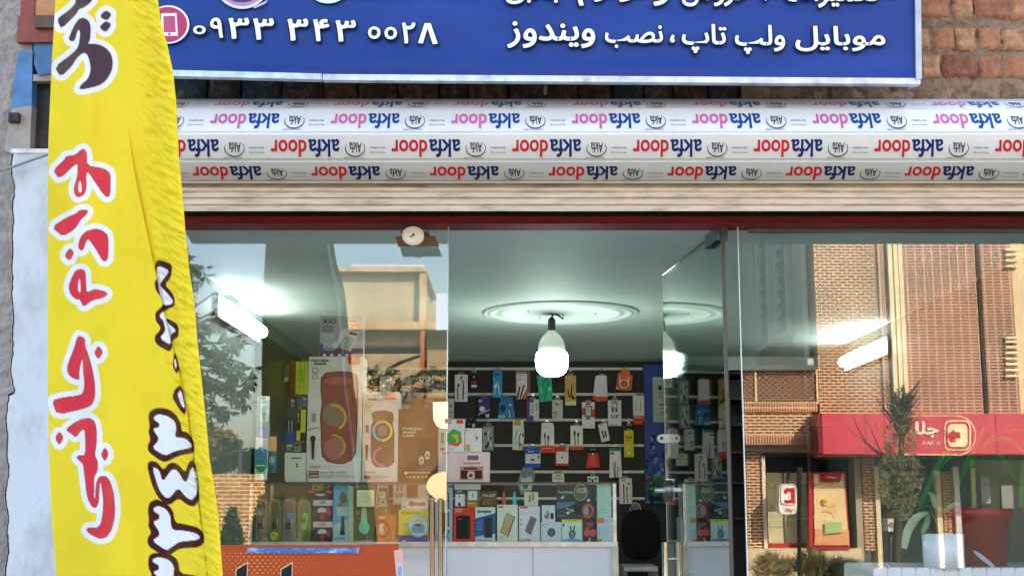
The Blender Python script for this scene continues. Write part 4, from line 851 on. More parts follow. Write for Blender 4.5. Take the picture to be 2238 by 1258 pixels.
for (x0, c1, c2, lb) in [(556, '#3c3f40', '#7a3038', 'dark capsule blister pack, leftmost in the counter'), (586, '#3c4430', '#d8c030', 'capsule blister pack with a yellow ball at its bottom'), (617, '#2a4a5e', '#4a7ab0', 'blue capsule blister pack in the counter'), (650, '#2c6038', '#58b858', 'bright green capsule blister pack in the counter')]:
    o = inn(lb, (x0, 1086, x0 + 30, B_), c1, [], th=.03, name='blister_pack', cat='blister pack', pts=[(x0 + 2, B_), (x0, 1170), (x0, 1100), (x0 + 6, 1088), (x0 + 24, 1088), (x0 + 30, 1100), (x0 + 30, 1170), (x0 + 28, B_)], mat=m_clear)
    a = MB(); a.art([('o', x0 + 15, 1104, 11, 12, 1, '#8a9a90', 0, 180), ('l', [(x0 + 4, 1104), (x0 + 4, 1172)], 1, '#8a9a90'), ('l', [(x0 + 26, 1104), (x0 + 26, 1172)], 1, '#8a9a90'), ('o', x0 + 15, 1172, 11, 8, 1, '#8a9a90', 180, 360), ('e', x0 + 14, 1104, 6, 4, '#b05848' if x0 > 600 else c1), ('e', x0 + 17, 1126, 7, 7, c2 if x0 > 600 else '#50544e'), ('e', x0 + 14, 1148, 7, 8, c2 if x0 > 640 else '#223'), ('l', [(x0 + 21, 1132), (x0 + 20, 1150)], 1.6, '#c8d0d0')] + ([('e', x0 + 14, 1170, 9, 9, '#e0c430'), ('e', x0 + 11, 1168, 2, 2, '#222'), ('e', x0 + 18, 1172, 2, 2, '#222')] if x0 == 586 else []), YI); a.build('earphones', m_art, o)
for y0, y1, lb in ((1092, 1138, 'upper white and purple bulb box reading LED'), (1139, B_, 'lower white and purple bulb box reading LED')):
    inn(lb, (684, y0, 727, y1), '#3a1c38', [('r', 684, y0, 727, y0 + 12, '#c9cfc8'), ('t', 699, y0 + 2.5, 713, y0 + 8, 'LED', '#1a1a1a', .03), ('e', 704, y0 + 23, 10, 7, '#c8c4c4'), ('p', [(697, y0 + 26), (712, y0 + 26), (708, y0 + 42), (701, y0 + 42)], '#8a3a44'), ('e', 718, y0 + 26, 5, 8, '#b83a60'), ('e', 690, y0 + 28, 3, 8, '#5a3470')])
inn('dark carton with red and blue smoke print on top of the bulb boxes', (670, 1063, 727, 1091), '#241c38', [('e', 680, 1074, 8, 3.5, '#c03a3a'), ('e', 719, 1074, 8, 3.5, '#c03a3a'), ('p', [(688, 1078), (712, 1078), (706, 1083), (692, 1082)], '#b8c0d8'), ('r', 682, 1057, 706, 1070, '#8a8444'), ('e', 690, 1065, 3, 3, '#224')])
inn('light blue carton picturing a shaving brush', (728, 1060, 761, B_), '#5a9cb8', [('p', [(728, 1148), (745, 1140), (761, 1134), (761, B_), (728, B_)], '#a8c8c4'), ('e', 750, 1088, 8, 14, '#7c6058'), ('r', 736, 1107, 761, 1126, '#a8b0b4'), ('r', 738, 1099, 746, 1106, '#b04038'), ('r', 747, 1099, 755, 1106, '#5aa050'), ('p', [(746, 1128), (752, 1128), (754, 1168), (743, 1168)], '#303638'), ('n', 731, 1173, 756, 1178, 2, '#567'), ('r', 734, 1064, 742, 1068, '#3a7a98')])
inn('clear sided box holding a pale green spoon-shaped lamp', (762, 1060, 818, B_), '#8a8464', [('r', 762, 1060, 772, B_, '#b4b89c'), ('r', 773, 1064, 818, B_ - 4, '#6a6040'), ('e', 796, 1152, 12, 14, '#7cc09c'), ('p', [(791, 1108), (801, 1108), (803, 1142), (788, 1142)], '#a8c894'), ('n', 778, 1116, 786, 1124, 2, '#d8c89c'), ('r', 778, 1180, 816, 1182, '#d8dcc8')])
o = pack('price_note', 'square cream note stuck on the counter glass', 'note', (780, 1070, 818, 1106), YCN - .0035, .0015, '#cfc89c', [('n', 784, 1076, 812, 1100, 5, '#a8a078')])
inn('clear bottle-shaped pack with a white cap behind the orange box', (823, 1066, 850, 1124), '#4a3a30', [('r', 829, 1073, 842, 1087, '#c9c9a4'), ('n', 831, 1076, 840, 1084, 2, '#444'), ('p', [(830, 1088), (843, 1088), (848, 1106), (824, 1106)], '#7c9890'), ('e', 837, 1096, 2, 3, '#122'), ('r', 842, 1108, 846, 1120, '#c86a48')], pts=[(829, 1066), (843, 1066), (849, 1100), (850, 1124), (823, 1124), (824, 1100)])
inn('orange earphone box with a large white letter', (823, 1125, 864, B_), '#b8501c', [('o', 835, 1155, 17, 19, 3, '#5a1c10'), ('t', 828, 1144, 839, 1161, 'g', '#f2ead8', .03), ('r', 829, 1162.5, 841, 1164.5, '#f2ead8'), ('l', [(850, 1130), (848, 1150)], 1.2, '#5a1c10'), ('e', 850, 1178, 4, 2.6, '#5a3020'), ('n', 858, 1160, 862, 1180, 5, '#e8b078'), ('r', 829, 1127, 841, 1133, '#d8b090')])
inn('yellow box with a round white fan heater picture and blue base', (871, 1113, 935, B_), '#bcb428', [('r', 871, 1168, 935, B_, '#3a4490'), ('n', 877, 1117, 918, 1124, 2, '#5a5a18'), ('e', 914, 1149, 22, 24, '#6a90a4'), ('e', 914, 1149, 20.5, 22.5, '#b4ccd0'), ('p', [(898, 1152), (903, 1145), (925, 1145), (929, 1152), (925, 1163), (902, 1163)], '#4a90b8'), ('p', [(903, 1145), (914, 1143), (925, 1145), (914, 1150)], '#2a3c4c'), ('l', [(906, 1140), (914, 1134), (922, 1140)], 1, '#556'), ('p', [(881, 1143), (892, 1141), (892, 1150), (884, 1149)], '#5a90a0'), ('e', 883, 1181, 4, 2, '#c8c8d8')])
inn('small white box with a red handset lying on the yellow box', (877, 1089, 935, 1112.5), '#b9bab4', [('e', 900, 1100, 7, 6, '#9a4038'), ('r', 900, 1097, 925, 1104, '#8a3830'), ('e', 925, 1100, 5, 5, '#8a3830'), ('n', 881, 1092, 892, 1094, 1, '#456'), ('r', 881, 1104, 886, 1108, '#777')])
inn('tall grey tool box with a clear window and black lettering', (951, 1057, 989, B_), '#8c98a8', [('r', 958, 1075, 982, 1166, '#5c503c'), ('p', [(962, 1078), (969, 1078), (966, 1164), (959, 1164)], '#b8a070'), ('r', 971, 1080, 978, 1164, '#d8c898'), ('r', 970, 1120, 976, 1160, '#1c1a18'), ('o', 980, 1134, 5, 22, 1, '#fff'), ('r', 980, 1061, 989, 1064, '#234'), ('n', 955, 1169, 984, 1178, 2, '#33507c')])
inn('red box picturing a black power bank', (991.5, 1108, 1037, B_), '#c2321e', [('r', 997, 1127, 1028, 1176, '#17191c'), ('e', 1012, 1128, 14, 3, '#17191c'), ('r', 1022, 1129, 1026, 1174, '#2c3034'), ('n', 995, 1111, 1013, 1120, 2, '#e8b8a8'), ('o', 1030, 1116, 3, 3, 1, '#301010'), ('n', 1001, 1133, 1010, 1135, 1, '#888')])
inn('white charger in a small clear box, left one on the red box', (993.5, 1069, 1018, 1107), '#3c4440', [('r', 995, 1079, 1016, 1105, '#c8cec4'), ('n', 999, 1071, 1012, 1076, 2, '#9aa'), ('e', 1004, 1101, 3, 4, '#222'), ('e', 1004, 1084, 2, 1.6, '#222')])
inn('small clear box with a cream adapter and orange base on the red box', (1020, 1069, 1048, 1107), '#4c5450', [('r', 1023, 1072, 1043, 1092, '#c0c4bc'), ('l', [(1033, 1077), (1033, 1086)], 1.6, '#222'), ('r', 1021, 1095, 1043, 1107, '#b0682c'), ('r', 1023, 1098, 1040, 1100, '#e0a860')])
inn('long flat white box lying across the small clear boxes', (993, 1057, 1050, 1068.5), '#c4ccc0', [('r', 994, 1064, 1049, 1065, '#8a948a')])
inn('white and blue carton lettered Energizer with a dark phone', (1038.5, 1107, 1082, B_), '#bcc8d0', [('p', [(1038.5, 1132), (1060, 1126), (1082, 1120), (1082, 1165), (1038.5, 1172)], '#2c5090'), ('r', 1058, 1130, 1076, 1174, '#262c30'), ('t', 1044, 1113, 1075, 1121, 'Energizer', '#15181c', .03), ('n', 1042, 1178, 1078, 1181, 1, '#334'), ('n', 1042, 1140, 1056, 1160, 3, '#4a78b8')])
inn('dark carton with the word TRUST behind the front row', (1050, 1072, 1086, 1106), '#54442c', [('t', 1052, 1079, 1083, 1085, 'TRUST', '#cfc8a8', .02), ('n', 1054, 1090, 1080, 1103, 3, '#8a7040')], dY=.06)
inn('white power bank box with an upright tan phone picture', (1086.5, 1102, 1131.5, B_), '#cdc8bc', [('r', 1089, 1105, 1100, 1109, '#c05848'), ('p', [(1107, 1120), (1126, 1128), (1111, 1172), (1093, 1162)], '#3a3228'), ('p', [(1107.5, 1121.5), (1123.5, 1128.5), (1109, 1170), (1094.5, 1161.5)], '#a08c60'), ('n', 1091, 1171, 1104, 1177, 2, '#a88'), ('l', [(1101, 1103), (1101, 1140)], .6, '#b8a890')])
inn('white power bank box with a tilted phone picture and red tag', (1134.5, 1105, 1180, B_), '#c8c8c4', [('r', 1137, 1106, 1153, 1110, '#b83028'), ('p', [(1159, 1123), (1176, 1132), (1161, 1173), (1144, 1160)], '#eeeeea'), ('p', [(1160, 1126), (1173.5, 1133), (1160, 1169), (1147, 1159)], '#5a5a54'), ('e', 1139, 1135, 2, 2, '#c06070'), ('e', 1139, 1145, 2, 2, '#b05070'), ('n', 1138, 1177, 1164, 1183, 2, '#445'), ('n', 1137, 1121, 1170, 1123, 1, '#888')])
for x, c, lb in ((1101, '#cc4a3c', 'small red pointed tube standing on the power bank boxes'), (1124.5, '#4ab0b8', 'small teal pointed tube standing on the power bank boxes')):
    X = P(x, 1090, YI + .03).x; z0_, z1_ = ZZ(1101.8, YI + .03), ZZ(1073, YI + .03); h = z1_ - z0_
    mb = MB(); mb.lathe(X, YI + .03, [(.0005, z0_), (.0085, z0_), (.008, z0_ + h * .55), (.0035, z0_ + h * .75), (.003, z0_ + h * .95), (.0005, z1_)], c, 16); tag(mb.build('glue_tube', m_plas), lb, 'tube', GC)
inn('small pale box with a pair of earbuds behind the front row', (1146, 1074, 1176, 1104), '#b8b49c', [('r', 1160, 1075, 1161, 1103, '#777'), ('l', [(1158, 1082), (1157, 1096)], 3, '#5c5440'), ('l', [(1165, 1078), (1165, 1092)], 3, '#5c5440'), ('n', 1166, 1096, 1174, 1100, 1, '#666')], dY=.05)
inn('small white earbud box with a black capsule', (1184.5, 1103, 1213, 1139.5), '#bccac8', [('r', 1203, 1120, 1210, 1133, '#181c20'), ('l', [(1190, 1118), (1192, 1128)], 2.4, '#c8b098'), ('l', [(1197, 1116), (1198, 1128)], 2.4, '#333'), ('p', [(1190, 1125), (1200, 1120), (1200, 1132), (1190, 1132)], '#5c6468'), ('n', 1190, 1106, 1206, 1108, 1, '#566'), ('n', 1192, 1135, 1204, 1136, 1, '#456')])
inn('square white box with a dark round speaker picture', (1182.5, 1140, 1227, B_), '#b9ccca', [('e', 1205, 1162, 8.8, 9.6, '#3a3f40'), ('e', 1204, 1160, 7, 7, '#4c5252'), ('o', 1189, 1147, 4, 4, 1, '#3a7a90'), ('n', 1194, 1145, 1202, 1147, 1, '#3a7a90')])
inn('black box with a round clear watch window', (1217, 1058, 1302, 1095), '#2b3030', [('t', 1219, 1071, 1252, 1077, 'Touchmate', '#b8bcb4', .01), ('o', 1269, 1075, 15, 18, 1.4, '#a89880'), ('e', 1269, 1075, 13.4, 16.4, '#5c5448'), ('t', 1261, 1065, 1281, 1076, '10:28', '#d8ccb0', .01), ('e', 1286, 1092, 3.4, 3, '#b8b8b0'), ('p', [(1225, 1087), (1232, 1082), (1234, 1085), (1228, 1090)], '#ccc')], dY=.04)
inn('dark blue box with a red ring and black pliers picture', (1216, 1096, 1303, 1133), '#26303c', [('p', [(1216, 1096), (1260, 1096), (1240, 1108), (1216, 1112)], '#4a6480'), ('o', 1285, 1115, 13, 16, 5, '#b84434'), ('e', 1282, 1115, 5, 10, '#788'), ('l', [(1238, 1111), (1268, 1117)], 1.4, '#b8c8d0'), ('l', [(1240, 1118), (1268, 1112)], 1.4, '#98a8b0'), ('r', 1255, 1104, 1272, 1123, '#14181c'), ('e', 1241, 1120, 3, 3, '#c8ccc8'), ('n', 1218, 1124, 1240, 1130, 2, '#567')], dY=.04)
inn('white earbud box with a yellow top band and black case', (1228.5, 1134, 1272.5, B_), '#b4ccd0', [('r', 1228.5, 1134, 1272.5, 1141, '#c4bc34'), ('n', 1242, 1135.5, 1260, 1138, 1, '#443'), ('e', 1250.5, 1166, 7.6, 9, '#2c3438'), ('e', 1250.5, 1166, 5.6, 6.4, '#6a7478'), ('l', [(1246, 1149), (1248, 1157)], 2.6, '#222'), ('l', [(1256, 1149), (1254, 1157)], 2.6, '#222'), ('p', [(1230, 1178), (1250, 1174), (1271, 1178), (1271, 1184), (1230, 1184)], '#5c8ab8'), ('r', 1230, 1144, 1234, 1149, '#445')])
inn('dark purple box with pink headphones', (1274.5, 1139, 1303.5, B_), '#2a1c2c', [('e', 1283, 1163, 7, 8, '#b84440'), ('e', 1296, 1163, 7, 8, '#b84440'), ('r', 1281, 1141, 1296, 1149, '#a03030'), ('e', 1285, 1184, 3.6, 3, '#d8d0c8'), ('r', 1287, 1174, 1291, 1182, '#c09080'), ('n', 1278, 1152, 1290, 1155, 1, '#a86')])
inn('white box with orange corners at the right end of the counter', (1305.5, 1130, 1342, B_), '#b8c8c4', [('r', 1306, 1131, 1320, 1142, '#d87c3c'), ('r', 1306, 1177, 1315, B_, '#d87c3c'), ('n', 1325, 1135, 1340, 1139, 2, '#788'), ('r', 1325, 1142, 1333, 1183, '#a8b8b4'), ('n', 1309, 1150, 1312, 1174, 5, '#788')])
inn('tall mint green carton above the white and orange one', (1305.5, 1059, 1336, 1129.5), '#a8c8b4', [('n', 1310, 1118, 1332, 1122, 1, '#7a9'), ('n', 1315, 1112, 1324, 1115, 1, '#698'), ('l', [(1308, 1095), (1334, 1093)], .8, '#cfd8b8')])
# ---- goods standing on the counter
GT = 'goods standing on the counter top'
TB = 1053.2; YT = YCN + .03
def onc(label, r, col, art, th=.12, name='boxed_item', cat='box', dY=0.0, **k):
    return pack(name, label, cat, r, YT + dY, th, col, art, GT, **k)
spk = [(701, 850), (702, 825), (712, 814), (735, 811), (760, 811), (778, 817), (783, 835), (782, 880), (779, 960), (777, 990), (768, 1005), (752, 1013), (735, 1013), (715, 1008), (704, 996), (702, 975), (702, 940), (700, 910), (704, 880)]
onc('tall white speaker box with a big brown double speaker picture', (672, 779, 791, TB), '#cfc8bc', [('p', [(x - (x - 742) * -.02, y) for x, y in spk], '#3a2420'), ('p', [(742 + (x - 742) * .965, 912 + (y - 912) * .985) for x, y in spk], '#84483c'),
    ('e', 730, 905, 24, 27, '#7c6a54'), ('e', 730, 980, 22, 24, '#94605a'), ('o', 726, 912, 32, 30, 5.5, '#b09a3c', -60, 95), ('o', 726, 975, 30, 27, 5, '#a08c3c', -50, 90), ('e', 740, 832, 30, 9, '#9c5a52'), ('r', 758, 852, 766, 876, '#94645a'), ('r', 760, 854, 764, 874, '#7e4a40'),
    ('t', 680, 785, 719, 790, 'MULTI MEDIA', '#1a1414', .03), ('t', 686, 792, 713, 797, 'SPEAKER', '#1a1414', .03), ('p', [(760, 779.5), (786, 779.5), (786, 796), (762, 796)], '#c2411c'), ('e', 688.5, 808.5, 7, 7, '#6a7a6a'), ('e', 688.5, 808.5, 5, 5, '#b8c0b0'), ('e', 688.5, 822, 7, 7, '#8a9470'), ('e', 688.5, 822, 5, 5, '#b4b890'),
    ('r', 681, 903, 690, 922, '#8c8478'), ('l', [(673, 941), (690, 935), (701, 936)], 1.6, '#b08a3c'), ('l', [(673, 938), (688, 933), (701, 932)], 1.4, '#6a9a4a'), ('e', 684, 958, 6, 7, '#4c2418'), ('p', [(680, 960), (688, 960), (686, 1003), (681, 1003)], '#3c1c14'),
    ('t', 676, 1017, 699, 1022, '3000', '#2a2018', .0), ('n', 702, 1018, 770, 1020, 1, '#a89c8c'), ('r', 675, 1028, 697, 1042, '#3a2420'), ('r', 677, 1030, 695, 1033, '#b86a58'), ('r', 677, 1037, 695, 1040, '#c8b0a0'), ('t', 700, 1029, 758, 1034, 'Super Bass Speaker', '#5c4c3c', .02), ('n', 700, 1037, 778, 1042, 2, '#9a8c7c')], th=.16)
sp2 = [(812, 905), (816, 898), (840, 896), (858, 900), (861, 912), (858, 925), (862, 945), (862, 985), (862, 1008), (855, 1017), (846, 1020), (822, 1020), (812, 1010), (810, 985), (811, 930), (815, 920)]
onc('smaller white speaker box with two colourful rings', (792.5, 856, 870, TB), '#bcc0b4', [('p', sp2, '#4a3c34'), ('o', 836, 941, 22, 23, 5, '#c8c048'), ('o', 836, 941, 22, 23, 5, '#5aa8c0', 130, 260), ('o', 836, 941, 22, 23, 5, '#7ac068', 60, 130), ('o', 838, 997, 23, 22, 5, '#c05890', 100, 280), ('e', 836, 941, 11, 12, '#6a6a6a'),
    ('t', 799, 862, 829, 867, 'MULTI MEDIA', '#222', .03), ('t', 803, 869, 824, 874, 'SPEAKER', '#222', .03), ('r', 843, 857, 866, 872, '#c84a24'), ('e', 805, 883, 6, 6, '#5a9a5a'), ('e', 805, 883, 4, 4, '#a8c8a0'), ('e', 805, 894, 6, 6, '#7aa850'), ('e', 805, 894, 4, 4, '#b8c898'), ('r', 799, 928, 806, 944, '#5c5040'), ('l', [(799, 957), (811, 954)], 1.4, '#4a9aa8'), ('p', [(798, 971), (805, 971), (803, 1005), (800, 1005)], '#2c2c20'), ('t', 796, 1029, 820, 1033, '1500', '#333', 0), ('r', 796, 1038, 810, 1046, '#5a3834'), ('t', 812, 1039, 848, 1043, 'Super Bass Speaker', '#555', .02), ('n', 812, 1045, 845, 1047, 1, '#888')], th=.14)
onc('black speaker box lettered POWER BASS SPEAKER SYSTEM', (870.8, 893, 957, TB), '#241a16', [('t', 880, 934, 921, 939, 'POWER BASS', '#d8ccb8', .02), ('t', 880, 941.5, 909, 946.5, 'SPEAKER', '#d8ccb8', .02), ('t', 880, 949, 904, 954, 'SYSTEM', '#d8ccb8', .02), ('o', 921, 1005, 5.4, 9, 2, '#d0ccd8'), ('e', 921, 1005, 3, 6, '#5a6a7a'), ('o', 934, 994, 5.4, 9, 2, '#d0ccd8'), ('e', 934, 994, 3, 6, '#5a6a7a'), ('n', 886, 1031, 940, 1035, 1, '#d8c8b0'),
    ('r', 886, 1038, 892, 1044, '#c85a3c'), ('r', 894, 1038, 900, 1044, '#b87048'), ('r', 902, 1038, 908, 1044, '#d8b020'), ('r', 911, 1038, 917, 1044, '#7a9a60'), ('r', 920, 1038, 926, 1044, '#c8804c'), ('r', 929, 1038, 935, 1044, '#c08a60'), ('r', 884, 1030, 890, 1036, '#d8c8b0')], th=.14)
onc('grey telephone box with a white desk phone picture on top of the speaker box', (699, 690, 793, 779), '#98a0a8', [('p', [(699, 760), (793, 762), (793, 778.5), (699, 778.5)], '#5c4058'), ('p', [(699, 748), (720, 762), (699, 772)], '#4c4c8c'),
    ('r', 706, 696, 709, 698, '#111'), ('r', 706, 705, 709, 707, '#111'), ('r', 714, 696, 717, 698, '#111'), ('r', 714, 705, 717, 707, '#111'), ('e', 711.5, 701.5, 2.8, 2.8, '#111'), ('t', 719, 696, 735, 707, 'IO', '#111', .0), ('n', 704, 711, 730, 727, 5, '#4c545c'), ('n', 759, 701, 779, 703, 1, '#334'), ('r', 768, 709, 784, 714, '#b83a34'), ('n', 768, 715, 784, 717, 1, '#c86a60'),
    ('p', [(763, 720), (787, 725), (766, 768), (741, 760)], '#b4c4bc'), ('p', [(755, 717), (764, 716), (766, 722), (739, 756), (733, 762), (725, 757), (727, 749), (737, 745), (742, 730), (748, 720)], '#c4d0c8'), ('o', 722, 756, 15, 9, 2.6, '#b8c8c0', 120, 330), ('p', [(765, 725), (781, 729), (779, 733), (763, 729)], '#1c2a28')]
    + [('r', 752 + 6 * i - 3 * j, 736 + 5.4 * j + i * 1.5, 756 + 6 * i - 3 * j, 739 + 5.4 * j + i * 1.5, '#7c8c86' if j < 4 else '#b85a58') for i in range(4) for j in range(5)]
    + [('e', 709, 775.5, 3.8, 3.2, '#e0e4e0'), ('e', 725, 775.5, 3.8, 3.2, '#e0e4e0'), ('e', 742, 775.5, 3.8, 3.2, '#e0e4e0'), ('e', 758, 775.5, 3.8, 3.2, '#e0e4e0')], th=.08, dY=.01)
onc('white square router leaning beside the tall speaker box', (622, 988, 671, TB), '#a4b4a4', [('r', 636, 999, 660, 1001.4, '#1c2420'), ('e', 649, 1013.5, 3, 2, '#3a4c44'), ('e', 649, 1018.5, 3, 2, '#3a4c44')], name='router', cat='router', th=.03, pts=[(625, 988), (671, 989), (671, TB), (626, TB), (622, 1046), (622, 992)], mat=m_plas)
onc('wide pinkish box picturing a retro radio', (958, 987, 1070, TB), '#b8a8a4', [('r', 1019, 992, 1048, 1007, '#e0d8d0'), ('r', 1021, 994, 1046, 1005, '#6a5450'), ('r', 1012, 1009, 1050, 1014, '#a08070'), ('r', 1005, 1018, 1056, 1048, '#a46c64'), ('r', 1007, 1027, 1022, 1045, '#2c2224'), ('r', 1038, 1027, 1053, 1045, '#2c2224'), ('o', 1029, 1038, 8, 8, 2.2, '#d8c4b8'), ('e', 1029, 1038, 3, 3, '#2c2224'), ('r', 1013, 1021, 1043, 1025, '#3a2824'), ('r', 968, 988, 980, 992, '#c8503c'), ('n', 978, 1044, 986, 1046, 1, '#c06050'), ('l', [(974, 996), (976, 1012), (984, 1014)], 1, '#d8ccc4')])
onc('white box picturing a green and orange polygon speaker', (958, 916, 1015, 986.3), '#c9c2c0', [('r', 958, 916, 974, 986, '#a8a49c'), ('r', 963, 944, 970, 968, '#3c7a48'), ('n', 961, 972, 968, 974, 1, '#333'), ('r', 962, 978, 971, 983, '#6a4c3c'), ('p', [(978, 947), (991, 936), (1007, 944), (1009, 966), (1000, 975), (982, 971), (975, 962)], '#c8502c'), ('p', [(978, 947), (991, 936), (1007, 944), (1008, 962), (998, 970), (980, 966)], '#3c8c44'), ('p', [(985, 950), (1001, 948), (1003, 964), (998, 968), (995, 956)], '#c8a034'), ('r', 998, 917, 1012, 925, '#c43c28'), ('n', 976, 920, 986, 926, 2, '#333'), ('n', 976, 979, 1000, 981, 1, '#556')], th=.08)
onc('small white box picturing a bulb camera on the radio box', (1016, 935, 1053, 986.3), '#c4ccb8', [('e', 1020, 940, 2, 2, '#4c8a5c'), ('n', 1024, 939, 1038, 941, 1, '#8a9'), ('l', [(1040, 946), (1041, 956), (1048, 974)], 3, '#a8a898'), ('r', 1040.5, 953, 1043, 960, '#222'), ('e', 1046, 972, 6, 7, '#d4d4c8'), ('r', 1018, 971, 1027, 983, '#c88a4c'), ('r', 1018, 978, 1027, 983, '#6aa04c')], th=.07)
# ---- goods on the left wall
GL = 'packets hanging on the left wall'
lw = thing('wall_rack', 'grey rack of rods on the left shop wall', 'rack', (XL, 7.4, FL))
mb = MB()
for y in (782, 885, 960): mb.tube([P(604, y, 7.0), P(664, y + 4, 7.9)], .006, '#b8bcb8')
mb.box(XL + .001, XL + .02, 6.4, 8.5, ZZ(1160, 7.5), ZZ(778, 7.5), '#1d2622'); mb.build('rods', m_metal, lw)
def lft(label, r, Y, col, art, th=.02, **k): return pack('hanging_packet', label, 'packet', r, Y, th, col, art, GL, **k)
lft('long orange packet on the left wall', (632, 788, 648, 863), 7.35, '#c8501c', [('n', 640, 800, 643, 812, 4, '#e8a078'), ('r', 633, 850, 645, 862, '#8c3010')], pts=[(637, 788), (648, 787), (645, 863), (632, 861)])
lft('yellow-green packet, first of the three beside the orange one', (646, 789, 655.4, 861), 7.3, '#b4bc2c', [('n', 650, 808, 653, 836, 9, '#4c5410')])
lft('yellow-green packet, second of the three beside the orange one', (656.4, 789, 664.5, 861), 7.3, '#b4bc2c', [('n', 659, 808, 662, 836, 9, '#4c5410')])
lft('yellow-green packet, third of the three and half hidden by the speaker box', (665.5, 789, 672.5, 861), 7.3, '#b0b444', [])
lft('black and brown cable bunch hanging nearest the left pane', (600, 785, 612, 860), 7.05, '#2a1c14', [('l', [(606, 790), (604, 830), (607, 858)], 2, '#6a4c34'), ('e', 606, 795, 3, 8, '#0c0c0c')], pts=[(602, 785), (611, 785), (613, 830), (610, 860), (602, 855), (599, 820)])
lft('clear packet with a brown coil on the left wall', (614, 796, 631, 834), 7.15, '#3a4a38', [('o', 622, 811, 7, 10, 3, '#7c4a20'), ('r', 617, 824, 630, 833, '#8a9c88')])
lft('narrow green strip packet on the left wall', (609, 800, 615, 1040), 7.1, '#3f6a34', [('r', 612, 830, 613.6, 1000, '#8a5a2c')])
lft('dark packet with silver clips on the left wall', (617, 866, 650, 892), 7.4, '#23291f', [('n', 620, 868, 646, 890, 6, '#5a6a4a')])
lft('blue packet of silver pens on the left wall', (613, 918, 646, 966), 7.25, '#1f3a86', [('r', 613, 918, 646, 942, '#141c24')] + [('r', 616 + 7 * i, 918, 618.6 + 7 * i, 943, '#8a9498') for i in range(4)])
lft('black and yellow packet on the left wall', (648, 897, 656, 962), 7.25, '#191914', [('r', 648, 940, 656, 962, '#c8b020'), ('n', 651, 900, 654, 925, 6, '#ccc')])
lft('bright yellow narrow packet on the left wall', (657, 895, 667, 945), 7.25, '#c4b422', [('r', 657, 944, 667, 958, '#2a2a1c')])
lft('white strip packet with small pictures behind the left pane', (566, 865, 588, 922), 6.5, '#c8d4dc', [('n', 569, 869, 585, 872, 1, '#334'), ('n', 569, 877, 585, 880, 1, '#334'), ('r', 570, 886, 583, 896, '#a8b4bc'), ('e', 577, 904, 5, 4, '#8c98a0'), ('o', 577, 914, 3, 4, 1, '#667')])
lft('lavender strip packet below the white strip packet', (566, 923, 588, 954), 6.5, '#a49cc8', [('n', 569, 928, 584, 931, 1, '#eee')])
lft('tall blue and white packet with a green badge behind the left pane', (556, 955, 584, 1048), 6.4, '#b8ccd4', [('p', [(556, 985), (570, 975), (584, 982), (584, 1022), (556, 1022)], '#3a6a8c'), ('e', 572, 965, 10, 9, '#d8dcc8'), ('e', 570, 1018, 12, 13, '#2f7a4c'), ('n', 561, 1015, 580, 1020, 1, '#e8f0d8')])
lft('brown and teal packet beside the green badge packet', (585.5, 953, 604, 1032), 6.5, '#2c5c6c', [('r', 585.5, 953, 604, 985, '#c08858'), ('e', 594, 1005, 6, 9, '#8a9c94')])
GAIN = 1.0
random.seed(12)
for (x0, y0, x1, y1, c, c2, lb) in [(619, 868, 631, 905, '#4a6a3c', '#c8d0b0', 'small green packet with a pale label'), (634, 870, 645, 893, '#6a3a5c', '#d0c0d0', 'small mauve packet'), (650, 864, 660, 893, '#8a8c84', '#333333', 'plain grey packet'), (661, 866, 671, 893, '#3c5a7c', '#b8c8d8', 'steel blue packet'), (617, 968, 640, 986, '#6c8478', '#dfe6dc', 'wide grey green packet'), (643, 966, 656, 986, '#a8b0a4', '#445544', 'pale packet with a dark stripe'), (601, 870, 608, 930, '#7c3a28', '#d8a880', 'narrow rust coloured packet'), (602, 936, 610, 990, '#2c3c5c', '#90a8c8', 'narrow navy packet')]:
    lft(lb + ' in the crowded corner of the left wall', (x0, y0, x1, y1), 7.28, c, [('r', x0 + 1.5, y0 + 3, x1 - 1.5, y0 + 8, c2), ('n', x0 + 2, y0 + 11, x1 - 2, y1 - 3, 3, c2)])
GAIN = 1.0
# ---- poster and strips on the outside of the left pane
po = pack('orange_poster', 'orange halftone poster stuck low on the left pane', 'poster', (400, 1192, 886, 1330), G - .006, .002, '#b84c24', [], pts=[(395, 1190), (700, 1190), (870, 1187), (886, 1330), (395, 1330)])
a = MB()
for i in range(32):
    for j in range(16):
        x = 436 + 12.0 * i + (0 if j % 2 else 6); y = 1208 + 7.2 * j; s_ = 2.8 * max(0, 1 - abs(x - 560) / 170)
        if s_ > .4 : a.ell(x, y, s_, s_ * .62, G - .0068 - .00001 * j, 0, '#e0a050', 8)
for x in (515, 613): a.ppoly([(x, 1242), (x + 27, 1226), (x + 24, 1330), (x - 2, 1330)], G - .0078, 0, '#e8c090'); a.ppoly([(x + 2, 1244), (x + 25, 1230), (x + 22, 1330), (x, 1330)], G - .0084, 0, '#23282c')
a.ppoly([(861, 1202), (880, 1198), (888, 1330), (872, 1330)], G - .0078, 0, '#e8b8a8'); a.ppoly([(867, 1232), (880, 1232), (884, 1330), (872, 1330)], G - .0086, 0, '#d8dce4')
a.art([('n', 870, 1236, 879, 1258, 5, '#2c4ca0')], G - .0088)
a.build('printed_pattern', m_art, po)
mb = MB(); mb.ppoly([(540, 1196), (786, 1196), (784, 1208), (538, 1207)], G - .012, .004, '#2f6fb4')
tag(mb.build('tape_strip', M('peeling_blue', .5, dirt='#c8d4dc', dscale=34, damt=1.0, stretch=(.5, 1, 1.5))), 'blue and white peeling tape along the top of the orange poster', 'tape')
